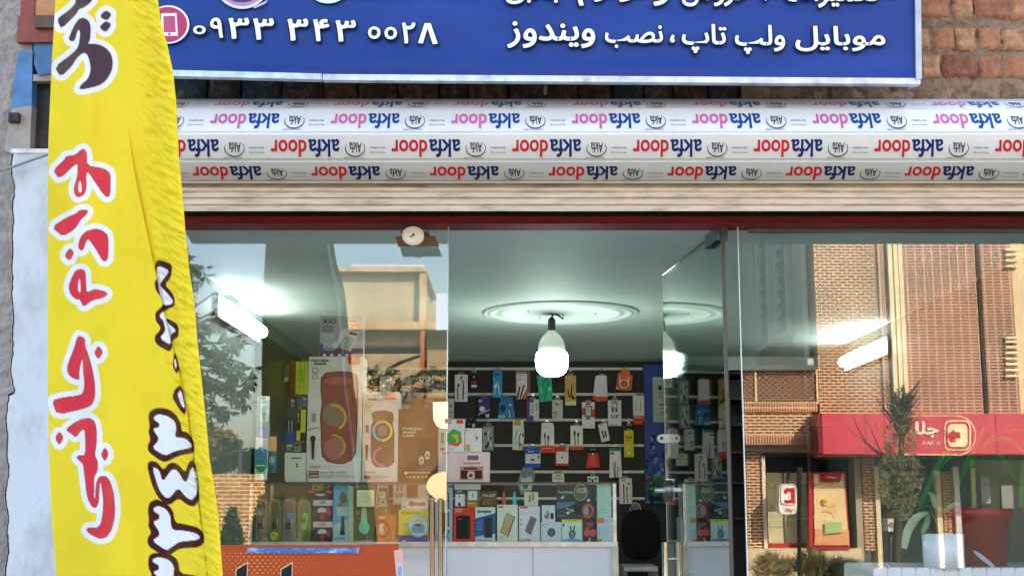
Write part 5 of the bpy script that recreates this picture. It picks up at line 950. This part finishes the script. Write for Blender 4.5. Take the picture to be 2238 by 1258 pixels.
# ---- plants on a crate behind the right pane
YP = 4.72
cr = thing('plastic_crate', 'white ribbed plastic crate carrying the pots behind the right pane', 'crate', P(2080, 1330, YP))
mb = MB(); x = 1909
while x < 2330:
    mb.ppoly([(x + 4, 1240), (x + 26, 1240), (x + 30, 1246), (x + 30, 1340), (x, 1340), (x, 1246)], YP - .16, .4, '#eef0f6'); x += 31
mb.build('ribbed_shell', M('white_plastic', .3), cr)
mb = MB(); mb.pbox((1915, 1239, 2330, 1244), YP - .15, .38, '#ccd4de'); mb.build('lid', M('white_plastic'), cr)
def frustum(mb, px0, px1, py0, px2, px3, py1, Y, col, rim=0.0):
    xc = P((px0 + px1) / 2, py0, Y).x; s = Y / F; r0_ = (px1 - px0) / 2 * s; r1_ = (px3 - px2) / 2 * s; za, zb_ = ZZ(py0, Y), ZZ(py1, Y)
    pr = [(.0005, zb_), (r1_, zb_), (r0_ * .985, za - rim)]
    if rim: pr += [(r0_ * 1.07, za - rim), (r0_ * 1.07, za)]
    pr += [(r0_ * .95, za), (r0_ * .93, za - .02), (.0005, za - .02)]
    mb.lathe(xc, Y, pr, col, 40)
rp = thing('potted_dracaena', 'tall strap-leaved plant in a big dark red pot', 'plant', P(2133, 1240, YP))
mb = MB(); frustum(mb, 2060, 2203, 1108, 2080, 2192, 1240, YP, '#94140e', .035); mb.build('pot', M('red_plastic', .35), rp)
mb = MB(); mb.tube([P(2130, 1112, YP), P(2128, 1070, YP), P(2126, 1020, YP), P(2128, 985, YP)], [.011, .009, .009, .007], '#8a8f5a'); mb.build('stem', m_plas, rp)
m_leaf = M('plant_leaf', .4, nscale=14, namt=.25, trans=.25)
mb = MB()
def strap(pts, wd, col, Y0=YP, dy=0.0):
    n = 22; P_ = []
    for i in range(n + 1):
        t = i / n; k = t * (len(pts) - 1); a = min(int(k), len(pts) - 2); f_ = k - a
        g_ = lambda i_: pts[max(0, min(len(pts) - 1, i_))]
        p0, p1, p2, p3 = g_(a - 1), g_(a), g_(a + 1), g_(a + 2)
        q = [.5 * (2 * p1[c] + (p2[c] - p0[c]) * f_ + (2 * p0[c] - 5 * p1[c] + 4 * p2[c] - p3[c]) * f_ ** 2 + (3 * p1[c] - p0[c] - 3 * p2[c] + p3[c]) * f_ ** 3) for c in (0, 1)]
        P_.append(P(q[0], q[1], Y0 + dy * t))
    vs = []
    for i, p in enumerate(P_):
        d = (P_[min(i + 1, n)] - P_[max(0, i - 1)]).normalized(); sd2 = Vector((d.z, 0, -d.x)); w2 = wd * .72 * (math.sin(math.pi * (.12 + .88 * (1 - i / n))) ** .6) * .5 + .0004
        vs += [p + sd2 * w2 + Vector((0, .006, 0)), p - Vector((0, .004, 0)), p - sd2 * w2 + Vector((0, .006, 0))]
    mb.add(vs, [(3 * i + c, 3 * i + c + 1, 3 * i + c + 4, 3 * i + c + 3) for i in range(n) for c in (0, 1)], C(col), True)
for pts, wd, col, dy in [([(2124, 985), (2085, 975), (2050, 1020), (2020, 1090), (2005, 1140)], .035, '#2f7434', -.1), ([(2126, 985), (2080, 1000), (2040, 1050), (2015, 1110)], .028, '#37803a', .12),
    ([(2130, 985), (2150, 940), (2152, 935)], .022, '#37803a', 0), ([(2132, 985), (2175, 960), (2215, 965), (2260, 1010)], .026, '#37803a', -.05), ([(2132, 990), (2180, 985), (2220, 1040), (2260, 1110)], .034, '#2f7434', .05),
    ([(2130, 985), (2180, 950), (2230, 940), (2290, 960)], .022, '#3f8840', .1), ([(2126, 985), (2115, 1010), (2098, 1060)], .03, '#37803a', -.12), ([(2240, 1000), (2238, 1060), (2235, 1110)], .04, '#2f7a36', .0), ([(2128, 985), (2100, 950), (2060, 940), (2040, 970)], .02, '#3f8840', .2), ([(2127, 985), (2128, 1000), (2122, 1020)], .05, '#37803a', -.02)]:
    strap(pts, wd, col, YP, dy)
mb.build('leaves', m_leaf, rp)
wp = thing('potted_dieffenbachia', 'pale broad-leaved plant in a plain white pot', 'plant', P(2058, 1240, YP - .12))
mb = MB(); frustum(mb, 2016, 2104, 1166, 2021, 2106, 1239, YP - .12, '#f6f7fb'); mb.build('pot', M('white_plastic'), wp)
mb = MB()
YQ = YP - .12
mb.tube([P(2058, 1172, YQ), P(2050, 1150, YQ), P(2036, 1120, YQ)], .004, '#6a7a3c'); mb.tube([P(2058, 1172, YQ), P(2046, 1130, YQ), P(2044, 1100, YQ), P(2030, 1070, YQ)], .004, '#5a6c34')
for pts, wd, col in [([(2034, 1118), (2005, 1130), (1985, 1160), (1977, 1198)], .042, '#b4c4a0'), ([(2030, 1115), (2028, 1140), (2016, 1165)], .03, '#7c9a6c'), ([(2062, 1120), (2080, 1105), (2098, 1100)], .026, '#7c9a6c'), ([(2030, 1072), (2040, 1085), (2046, 1110)], .03, '#8aa870'), ([(2010, 1115), (2030, 1105), (2040, 1118)], .022, '#3a5a3c')]:
    strap(pts, wd, col, YQ, -.03)
mb.build('leaves', m_leaf, wp)
ds = MB(); q = []
for i in range(28):
    a = 2 * math.pi * i / 28; q.append((2152 + 27 * math.cos(a) * .86 - 9 * math.sin(a) * .5, 1221 + 27 * math.cos(a) * .62 - 9 * math.sin(a)))
ds.ppoly(q, YP - .2, .008, '#9aa6b4'); tag(ds.build('grey_dish', m_plas), 'grey oval dish leaning against the red pot', 'dish')
# ================================================================== the other side of the street (seen as reflections in the panes)
def RT(name, label, cat, px, py, Y, group=None): return thing(name, label, cat, mir(P(px, py, Y)), group)
YF = 24.0
m_br = brick_mat('street_brick', '#66301e', '#4e2416', '#e4bf94', .165, .056, .014)
m_br2 = brick_mat('soldier_brick', '#8c4a30', '#743a26', '#f0c8a0', .05, .17, .010, offset=0)
m_stack = brick_mat('stack_brick', '#703c2a', '#5c3020', '#e4b898', .16, .056, .013, offset=0)
m_stone = M('pale_stone', .7, nscale=1.5, namt=.12, bump=.004, bscale=6)
bbd = RT('brick_building', 'sunlit brick building with red fascia reflected in the right pane', 'building', 1900, 1284, YF)
def rb(name, r, Y, th, col, mat, par=None, tagv=None):
    mb = MB(True); mb.pbox(r, Y, th, col); o = mb.build(name, mat, par)
    if tagv: tag(o, *tagv)
    return o
rb('wall', (1775, -60, 1927, 1000), YF, 6.5, '#fff', m_br, bbd)
rb('corner_strip', (1911, -60, 1925, 903), YF - .04, .04, '#fff', m_stack, bbd)
mb = MB(True); mb.pbox((1927.5, -60, 2300, 1000), YF + .25, 6, '#3a3a38'); mb.build('recess_wall', m_stone, bbd)
for x in (1934, 1946, 1956.5): rb('column', (x, -60, x + 9, 905), YF - .12, .3, '#e8dcae', m_stone, bbd)
rb('brick_panel', (1966, -60, 2122, 905), YF, .24, '#fff', m_stack, bbd)
rb('brick_panel', (2134, -60, 2200, 905), YF, .24, '#fff', m_stack, bbd)
mb = MB(True); mb.pbox((2201, -60, 2300, 912), YF + .02, .2, '#e8cfa0')
for y in (541, 553, 565, 578, 735, 744, 756, 768, 781, 793, 806, 819): mb.pbox((2199, y, 2226, y + 5), YF - .08, .09, '#f0e4b8')
mb.build('slatted_pier', m_stone, bbd)
# wing over the terrace
mb = MB(True); mb.pbox((1470, 300, 1775, 800), YF + 6.6, 5, '#8c8f8c')
mb.build('rear_wall', m_stone, bbd)
mb = MB(True)      # dressings on the shaded return wall, seen in perspective
xr = P(1775, 700, YF).x
def side(y0, y1, z0, z1, th, col): mb.box(xr - th, xr - .002, y0, y1, z0, z1, col)
side(YF, YF + 6.5, EYE + 2.45, EYE + 2.65, .12, '#b8b8b0')
side(YF + .3, YF + 1.1, EYE + 2.66, EYE + 7, .10, '#a8a8a0'); side(YF + 5.2, YF + 6.5, EYE + 2.66, EYE + 7, .10, '#a8a8a0')
for a, b_ in ((YF + 1.6, YF + 2.9), (YF + 3.5, YF + 4.8)):
    side(a, b_, EYE + 3.3, EYE + 3.42, .14, '#c8c8c0'); side(a, a + .12, EYE + 3.42, EYE + 6, .12, '#c8c8c0'); side(b_ - .12, b_, EYE + 3.42, EYE + 6, .12, '#c8c8c0'); side(a + .12, b_ - .12, EYE + 3.42, EYE + 6, .03, '#4a5a62')
    for k in range(9): side(b_ - .5, b_ - .14, EYE + 3.5 + .28 * k, EYE + 3.6 + .28 * k, .09, '#b0b0a8')
mb.build('shaded_side_wall', m_stone, bbd)
rb('terrace_slab', (1470, 797, 1786, 806), YF - .1, 6.7, '#3a3430', m_stone, bbd)
rb('brick_band', (1470, 898, 1774.6, 951), YF + .01, .5, '#fff', m_br, bbd)
rb('soldier_course', (1470, 880, 1786, 900), YF - .03, .5, '#fff', m_br2, bbd)
rb('soldier_course', (1470, 951, 1786, 971), YF - .03, .5, '#fff', m_br2, bbd)
sc_ = MB(True); sc_.pbox((1470, 808, 1786, 880), YF + .05, .05, '#0c0a08')
scr = sc_.build('screen', m_stone, bbd)
a = MB(True)      # perforated sheet as a lattice of thin bars round long hexagonal holes
for j in range(15):
    y = 810 + 5.7 * j
    if y > 874: break
    for i in range(-9, 14):
        x = 1640 + 14 * i + (7 if j % 2 else 0)
        if x > 1780 or x < 1500: continue
        a.ring(x, y + 2.8, 7.2, 3.3, 1.5, YF + .03, '#d8a078', 6)
for x in (1498, 1650, 1784): a.pbox((x, 806, x + 4, 882), YF + .0, .06, '#e8cf98')
a.pbox((1498, 805, 1788, 809), YF - .01, .06, '#e8cf98'); a.pbox((1498, 878.5, 1788, 882), YF - .01, .06, '#e8cf98')
a.build('lattice', m_stone, scr)
rb('soffit', (1470, 971.5, 1885, 986), YF + .2, 2.5, '#8c8272', m_stone, bbd)
rb('brick_pier', (1560, 986.5, 1667, 1196), YF + .35, .6, '#fff', m_br, bbd)
rb('brick_pier', (1886, 990, 1915, 1203), YF + .35, .6, '#fff', m_br, bbd)
rb('pilaster', (1668, 997, 1675.5, 1240), YF + .3, .5, '#e8dcc0', m_stone, bbd)
rb('pilaster', (1871, 990, 1885, 1250), YF + .28, .5, '#a89c84', m_stone, bbd)
rb('pilaster', (1916, 1027, 1926, 1240), YF + .3, .5, '#e0d0a8', m_stone, bbd)
rb('plinth', (1560, 1197, 1885, 1286), YF + .15, .8, '#d8c49c', m_stone, bbd)
m_shop = M('shop_window', .08, nscale=2, namt=.1)
rb('shop_window', (1676, 997, 1870.5, 1196.5), YF + .7, .1, '#1a2224', m_shop, bbd)
mb = MB(True); mb.pbox((1678, 1033, 1765, 1188), YF + .62, .06, '#c9c8a0')
for x in (1712, 1745): mb.pbox((x, 1033, x + 3, 1188), YF + .60, .02, '#5a5a48')
for y in (1065, 1105, 1150): mb.pbox((1679, y, 1764, y + .8), YF + .61, .01, '#9a9870')
mb.pbox((1682, 1186, 1866, 1197), YF + .55, .1, '#b02030'); mb.build('window_display', m_stone, bbd)
mb = MB(True); mb.pbox((1926.5, 990, 2300, 1286), YF + .9, .1, '#343c38'); mb.build('shop_window', m_shop, bbd)
rb('mullion', (2050, 1028, 2061, 1240), YF + .75, .14, '#e8d8b0', m_stone, bbd); rb('brick_pier', (2062, 1029, 2086, 1166), YF + .8, .09, '#fff', m_br, bbd); rb('mullion', (2090, 1020, 2102, 1240), YF + .72, .15, '#d8dcd8', m_stone, bbd)
rb('door_panel', (2145, 1040, 2165, 1100), YF + .86, .03, '#8c948e', m_shop, bbd); rb('door_panel', (2190, 1060, 2215, 1110), YF + .86, .03, '#8c948e', m_shop, bbd)
m_red = M('red_fascia', .4, nscale=3, namt=.06)
mb = MB(True); mb.pbox((1797, 904, 2300, 992), YF - .7, .68, '#cc3c50'); mb.pbox((1788, 904, 1797, 989), YF - .68, .66, '#7a1428'); fa = mb.build('fascia', m_red, bbd)  # left end in darker red, the shade of that side painted in
a = MB(True); Y_ = YF - .704
for x in (1892, 1934, 2178): a.pbox((x, 905, x + 1, 991), Y_ - .004, .003, '#8a1c2c')
a.ring(2094, 952, 40, 44, 2.5, Y_ - .006, '#f0d0a0', 40, -88, 88); a.pbox((1955, 907.5, 2095, 909.5), Y_ - .009, .004, '#f0d0a0'); a.pbox((1955, 994.5, 2095, 992), Y_ - .009, .004, '#f0d0a0')
def rrect(cx_, cyy, rx, ry, e=5, n=40):
    return [(cx_ + rx * math.copysign(abs(math.cos(t)) ** (2 / e), math.cos(t)), cyy - ry * math.copysign(abs(math.sin(t)) ** (2 / e), math.sin(t))) for t in [2 * math.pi * i / n for i in range(n)]]
a.ppoly(rrect(2094, 951, 29, 33), Y_ - .012, .01, '#f6e6bc'); a.ppoly(rrect(2094, 951, 26, 30), Y_ - .020, .005, '#c8243c'); a.ppoly(rrect(2094, 951, 21.5, 25), Y_ - .028, .005, '#f6e6bc')
a.ppoly([(2074, 948), (2086, 938), (2088, 944), (2099, 944), (2100, 957), (2089, 957), (2089, 965), (2076, 965), (2076, 958), (2071, 957)], Y_ - .036, .005, '#c8243c')
a.text(2001, 921, 2052, 956, arab('جلا'), Y_ - .01, '#f6ecd0', .04, .01)
for x in (2020, 2030, 2038, 2052): a.line([(x - 4, 972), (x, 964), (x + 3, 972)], 1.8, Y_ - .01, '#f0dcb8')
a.build('fascia_lettering', m_art, fa)
# hanging sign box, poster stand, lamp post
hs = RT('hanging_sign', 'white hanging sign box with a red letter beside the shop window across the street', 'sign', 1722, 1122, YF - .3)
mb = MB(True); mb.ppoly(rrect(1722, 1090, 19.5, 33), YF - .3, .28, '#f0ead8'); mb.build('box', m_stone, hs)
a = MB(True); a.ppoly(rrect(1722.5, 1081, 17, 22), YF - .31, .003, '#3a3030'); a.ppoly(rrect(1722.5, 1081, 16, 21), YF - .318, .003, '#f4eee0'); a.ppoly([(1712, 1074), (1718, 1066), (1737, 1066), (1737, 1099), (1714, 1099), (1714, 1092), (1729, 1092), (1729, 1074), (1722, 1074), (1717, 1080)], YF - .326, .004, '#c02434'); a.text(1718, 1109, 1735, 1117, arab('جلا'), YF - .326, '#c02434', .03, .004); a.build('sign_face', m_art, hs)
a = MB(True); a.tube([P(1722, 1057, YF - .16), P(1722, 1030, YF + .4)], .03, '#444'); a.build('bracket', m_stone, hs)
ps_ = RT('poster_stand', 'red framed poster stand across the street with a pale picture', 'poster stand', 1820, 1198, YF + .2)
mb = MB(True); mb.ppoly([(1768, 1032), (1847, 1032), (1858, 1198), (1768, 1198)], YF + .1, .1, '#b82030'); mb.build('frame', m_red, ps_)
a = MB(True); Y2 = YF + .09; a.art([('p', [(1778, 1036), (1843, 1036), (1855, 1190), (1780, 1190)], '#e8cf9c'), ('p', [(1780, 1155), (1855, 1158), (1856, 1190), (1780, 1190)], '#e0a070'), ('p', [(1790, 1034), (1840, 1034), (1836, 1053), (1796, 1053)], '#b82030'), ('n', 1805, 1041, 1830, 1048, 1, '#f0dcc0'), ('p', [(1802, 1140), (1840, 1140), (1840, 1162), (1802, 1166)], '#a8c080'), ('e', 1803, 1094, 5, 8, '#e8c058'), ('l', [(1800, 1112), (1816, 1110), (1830, 1120)], 2.5, '#e0b850'), ('l', [(1800, 1090), (1816, 1100), (1834, 1096)], 2.5, '#e0b850')], Y2, .012); a.build('picture', m_art, ps_)
mb = MB(True); mb.tube([mir(mir(P(1747, 1284, 20))), P(1746, 1100, 20), P(1745, 1020, 20)], .028, '#15181a'); mb.tube([P(1751, 1020, 20), P(1752, 1105, 20)], .016, '#3a3c3a'); tag(mb.build('street_post', m_plas), 'thin black street post in front of the shop window across the street', 'post')
mt = MB(True); mt.pbox((1941, 1132, 1962, 1160), 21, .3, '#d8ccb8'); mt.pbox((1947, 1160, 1956, 1275), 21.1, .12, '#4a4a44'); mt.ell(1949, 1145, 7, 6, 20.99, .01, '#8a8478'); tag(mt.build('meter_box', m_stone), 'cream meter box on a dark post before the building across the street', 'meter box')
# foliage
m_fol = M('foliage', .6, nscale=3, namt=.35, trans=.3); m_bark = M('bark', .9, nscale=12, namt=.3, bump=.01)
def leaf(mb, p, d, L, wd, col):
    d = d.normalized(); s = d.cross(Vector((random.uniform(-1, 1), random.uniform(-1, 1), random.uniform(-1, 1)))).normalized() * wd * .5
    m_ = p + d * L * .45
    mb.add([p, m_ + s, p + d * L, m_ - s], [(0, 1, 2, 3)], C(col))
def foliage(mb, cxp, cyp, rx, ry, Y, dY, n, L, wd, cols, droop=0.0, tuft=5, shape=None):
    for i in range(n):
        while True:
            u, v = random.uniform(-1, 1), random.uniform(-1, 1)
            if u * u + v * v < 1 and (shape is None or shape(u, v)): break
        p = P(cxp + u * rx, cyp + v * ry, Y + random.uniform(-dY, dY))
        c = random.choice(cols)
        for k in range(tuft):
            d = Vector((random.gauss(0, 1), random.gauss(0, 1), random.gauss(0, .8) - droop)); leaf(mb, p, d, L * random.uniform(.6, 1.2), wd, c)
random.seed(21)
tr = RT('street_tree', 'dark conical street tree with bare top twigs before the red fascia', 'tree', 1950, 1284, 17)
mb = MB(True); mb.tube([P(1957, 1330, 17), P(1960, 1200, 17), P(1968, 1050, 17), P(1974, 900, 17), P(1976, 840, 17)], [.07, .06, .045, .03, .012], '#4a4034')
for i in range(34):
    y = random.uniform(870, 960); s_ = random.choice((-1, 1)); L = random.uniform(30, 85); x = 1972
    mb.tube([P(x, y, 17), P(x + s_ * L * .35, y - L * .5, 17 + random.uniform(-.2, .2)), P(x + s_ * L * .7, y - L * .95, 17)], [.012, .008, .003], '#3c342a', 5, False)
for pts in ([(1925, 990), (1885, 960), (1845, 930)], [(1900, 975), (1880, 945), (1862, 905)], [(1925, 985), (1905, 940), (1893, 915)], [(1940, 1000), (1915, 985), (1880, 985)]):
    mb.tube([P(1968, 1030, 17)] + [P(x, y, 17) for x, y in pts], [.014, .009, .006, .003], '#4a3c30', 5, False)
mb.build('trunk', m_bark, tr)
mb = MB(True)
foliage(mb, 1966, 1015, 52, 125, 17, .3, 560, .075, .013, ['#9c9a70', '#84845c', '#a89c70', '#b4a478', '#6c7050'], -.5, 5, lambda u, v: abs(u) < .35 + .65 * min(1, (v + 1) / 1.3) + .12 * math.sin(v * 9))
foliage(mb, 1973, 900, 22, 50, 17, .15, 260, .06, .018, ['#4a4034', '#5c5038'], -.6, 3)
mb.build('crown', m_fol, tr)
pl = MB(True)
foliage(pl, 1690, 1246, 45, 30, 22.5, .3, 230, .2, .014, ['#8a8444', '#8a7c44', '#4c5428', '#a08c50'], -1.2, 4); foliage(pl, 1770, 1240, 34, 34, 22.5, .3, 230, .2, .014, ['#7c7438', '#7c7440', '#44502a'], -1.2, 4); foliage(pl, 1830, 1245, 60, 18, 22.5, .3, 400, .18, .02, ['#5c6848', '#7c8060'], -1, 4)
tag(pl.build('grasses', m_fol), 'band of tawny planting below the shop window across the street', 'planting', kind='stuff')
# ---- left side reflections
YL = 40.0
m_sand = brick_mat('sand_brick', '#b08048', '#98683a', '#e4c490', .34, .12, .022)
rb('garden_wall', (330, 1036, 690, 1230), YL, .35, '#fff', m_sand, None, ('long low sandy brick wall reflected beside the flag', 'wall'))
rb('stone_wall', (760, 870, 1100, 1250), YL + 1, .4, '#fff', M('sand_render', .9, nscale=1.2, namt=.25, bump=.02, bscale=3) and brick_mat('rubble', '#98703f', '#8c6436', '#87623a', .5, .27, .02), None, ('tall tan rubble wall below the concrete building across the street', 'wall'))
cb = RT('concrete_building', 'unfinished beige concrete building with a flat roof reflected in the left pane', 'building', 850, 1180, 55)
m_conc = M('raw_concrete', .9, nscale=.9, namt=.3, bump=.03, bscale=1.4, dirt='#6c5c44', dscale=.8, damt=.4, stretch=(2, 1, .6))
rb('wall', (640, 590, 918, 1180), 55, 8, '#b09c7c', m_conc, cb)
rb('corner_column', (916, 585, 931, 715), 54.6, .5, '#c8a87c', m_conc, cb); rb('roof_edge', (640, 583, 931, 592), 54.5, 8, '#c8ac84', m_conc, cb)
rb('ledge', (640, 703, 1100, 719), 54.3, .8, '#c8a878', m_conc, cb); rb('wing_wall', (931.5, 664, 1100, 1180), 55.3, 7, '#a8946f', m_conc, cb)
mb = MB(True)
for i in range(26):
    x = 770 + 6.2 * i; mb.tube([P(x, 583, 54.8), P(x, 576 + random.uniform(-2, 1), 54.8)], .03, '#d8d8d8', 5)
mb.tube([P(765, 580, 54.8), P(928, 580, 54.8)], .03, '#d8d8d8', 5); mb.build('roof_railing', m_plas, cb)
sf = RT('steel_gantry', 'dark steel beam on an orange column before the concrete building', 'gantry', 920, 880, 48)
mb = MB(True); mb.pbox((760, 752, 924, 760), 48, .3, '#4a3c34'); mb.pbox((760, 760, 918, 771), 48.05, .3, '#1c1816'); mb.tube([P(917, 778, 48), P(880, 790, 48), P(845, 808, 48)], .06, '#1c1816'); mb.build('beam', m_stone, sf)
mb = MB(True); mb.pbox((915.5, 722, 925, 1190), 47.8, .25, '#b05a2c'); mb.build('column', m_stone, sf)
tr2 = RT('terrace_shrubs', 'row of thin green shrubs along the ledge below the concrete building', 'plants', 870, 880, 41)
mb = MB(True); random.seed(4)
for x, y in ((815, 812), (835, 825), (855, 815), (880, 835), (900, 830), (925, 820), (945, 812), (970, 815)): 
    foliage(mb, x, y, 14, 9, 41, .3, 26, .16, .06, ['#4c5c30', '#3c4c28', '#6c6438'], 0, 4); foliage(mb, x + 5, y + 28, 16, 12, 41, .3, 22, .16, .06, ['#4c4c28', '#5c5030'], 0, 4)
tr2['kind'] = 'stuff'; mb.build('leaves', m_fol, tr2)
mb = MB(True); mb.tube([P(838, 815, 41), P(838, 870, 41)], .05, '#d8c8a0'); mb.pbox((930, 838, 990, 848), 40.9, .2, '#5c6c70'); mb.pbox((800, 843, 930, 847), 40.9, .2, '#c8a070'); mb.build('pipe_rail', m_plas, tr2)
# conifers against the wall
for (cx_, y0, y1, hw, lb) in ((575, 1090, 1195, 26, 'dark conifer against the sandy wall, the taller of two'), (508, 1118, 1195, 22, 'dark conifer against the sandy wall, the shorter of two')):
    t = RT('conifer', lb, 'tree', cx_, y1 + 20, 36, 'conifers along the sandy wall')
    mb = MB(True); mb.tube([P(cx_, y1 + 22, 36), P(cx_, y0 + 20, 36)], [.08, .02], '#4a3c2c'); mb.build('trunk', m_bark, t)
    mb = MB(True); foliage(mb, cx_, (y0 + y1) / 2, hw * 1.25, (y1 - y0) / 2 * 1.15, 36, .4, 900, .16, .05, ['#2c4424', '#3c5430', '#4c5c34', '#24381c'], -.5, 4, lambda u, v: abs(u) < .1 + .9 * (v + 1) / 2); mb.build('crown', m_fol, t)
mb = MB(True); mb.tube([P(526, 1060, 60), P(526, 962, 60)], [.13, .09], '#5c4c44'); 
for s_ in (-1, 1): mb.tube([P(526 - 16, 985 + 3 * s_, 60), P(526 + 16, 985 - 5 * s_, 60)], .05, '#4c443c', 6)
mb.tube([P(400, 1005, 60), P(526, 990, 60), P(700, 1008, 60)], .02, '#444', 5); tag(mb.build('utility_pole', m_bark), 'thin wooden utility pole with wires above the sandy wall', 'pole')
for cx_, cy_, rx, ry, n, cols, lb in ((478, 985, 46, 46, 900, ['#6c6038', '#8c7848', '#5c5c34', '#a08850'], 'sunlit olive tree beyond the sandy wall, the broad one'), (558, 1010, 22, 26, 400, ['#3c4830', '#4c5434', '#303c28'], 'small dark tree right of the utility pole'), (425, 1000, 24, 40, 400, ['#5c5c38', '#7c6c44'], 'olive tree beyond the wall next to the flag')):
    t = RT('far_tree', lb, 'tree', cx_, 1090, 70, 'trees beyond the sandy wall'); mb = MB(True); mb.tube([P(cx_, 1160, 70), P(cx_, cy_, 70)], [.2, .08], '#4a3c2c'); mb.build('trunk', m_bark, t)
    mb = MB(True); foliage(mb, cx_, cy_, rx, ry, 70, 1.2, n, .35, .16, cols, 0, 4); mb.build('crown', m_fol, t)
# near tree whose drooping branches show beside the flag
nt_ = RT('plane_tree', 'leafy street tree with drooping leaf bunches reflected beside the flag', 'tree', 250, 1400, 14)
YN = 14.0; random.seed(9)
mb = MB(True); mb.tube([P(235, 1420, YN), P(240, 1100, YN), P(262, 900, YN), P(300, 760, YN), P(330, 560, YN)], [.16, .13, .1, .07, .03], '#5c4c3c')
ends = [(498, 640), (440, 600), (420, 590), (486, 690), (500, 712), (520, 760), (545, 830), (470, 760), (455, 820), (500, 850), (535, 870), (440, 870), (480, 890), (430, 720), (450, 930), (470, 700), (410, 800), (400, 860), (515, 815), (490, 790), (428, 760), (460, 860), (425, 830)]
for x, y in ends: mb.tube([P(280, 830, YN), P((280 + x) / 2, (830 + y) / 2 - 40, YN), P(x - 12, y - 14, YN), P(x, y, YN)], [.05, .02, .008, .003], '#5c4c3c', 5, False)
mb.build('trunk', m_bark, nt_)
mb = MB(True); tc_ = ['#3a3c20', '#4c4424', '#30381e', '#564426', '#443a20']
for x, y in ends:
    if (x, y) in ((440, 600), (420, 590), (498, 640)): nn = 5
    else: nn = 8
    for k in range(nn):
        p = P(x + random.gauss(0, 10), y + random.gauss(0, 13), YN + random.uniform(-.15, .15)); c = random.choice(tc_)
        for j in range(7):
            a = R(random.uniform(150, 390)); leaf(mb, p, Vector((math.cos(a), random.uniform(-.4, .4), math.sin(a) - .25)), random.uniform(.09, .16), .036, c)
foliage(mb, 412, 850, 26, 90, YN, .3, 120, .1, .035, tc_, .4, 5); foliage(mb, 330, 700, 90, 260, YN, .8, 1500, .12, .045, tc_, .4, 5)
mb.build('crown', m_fol, nt_)
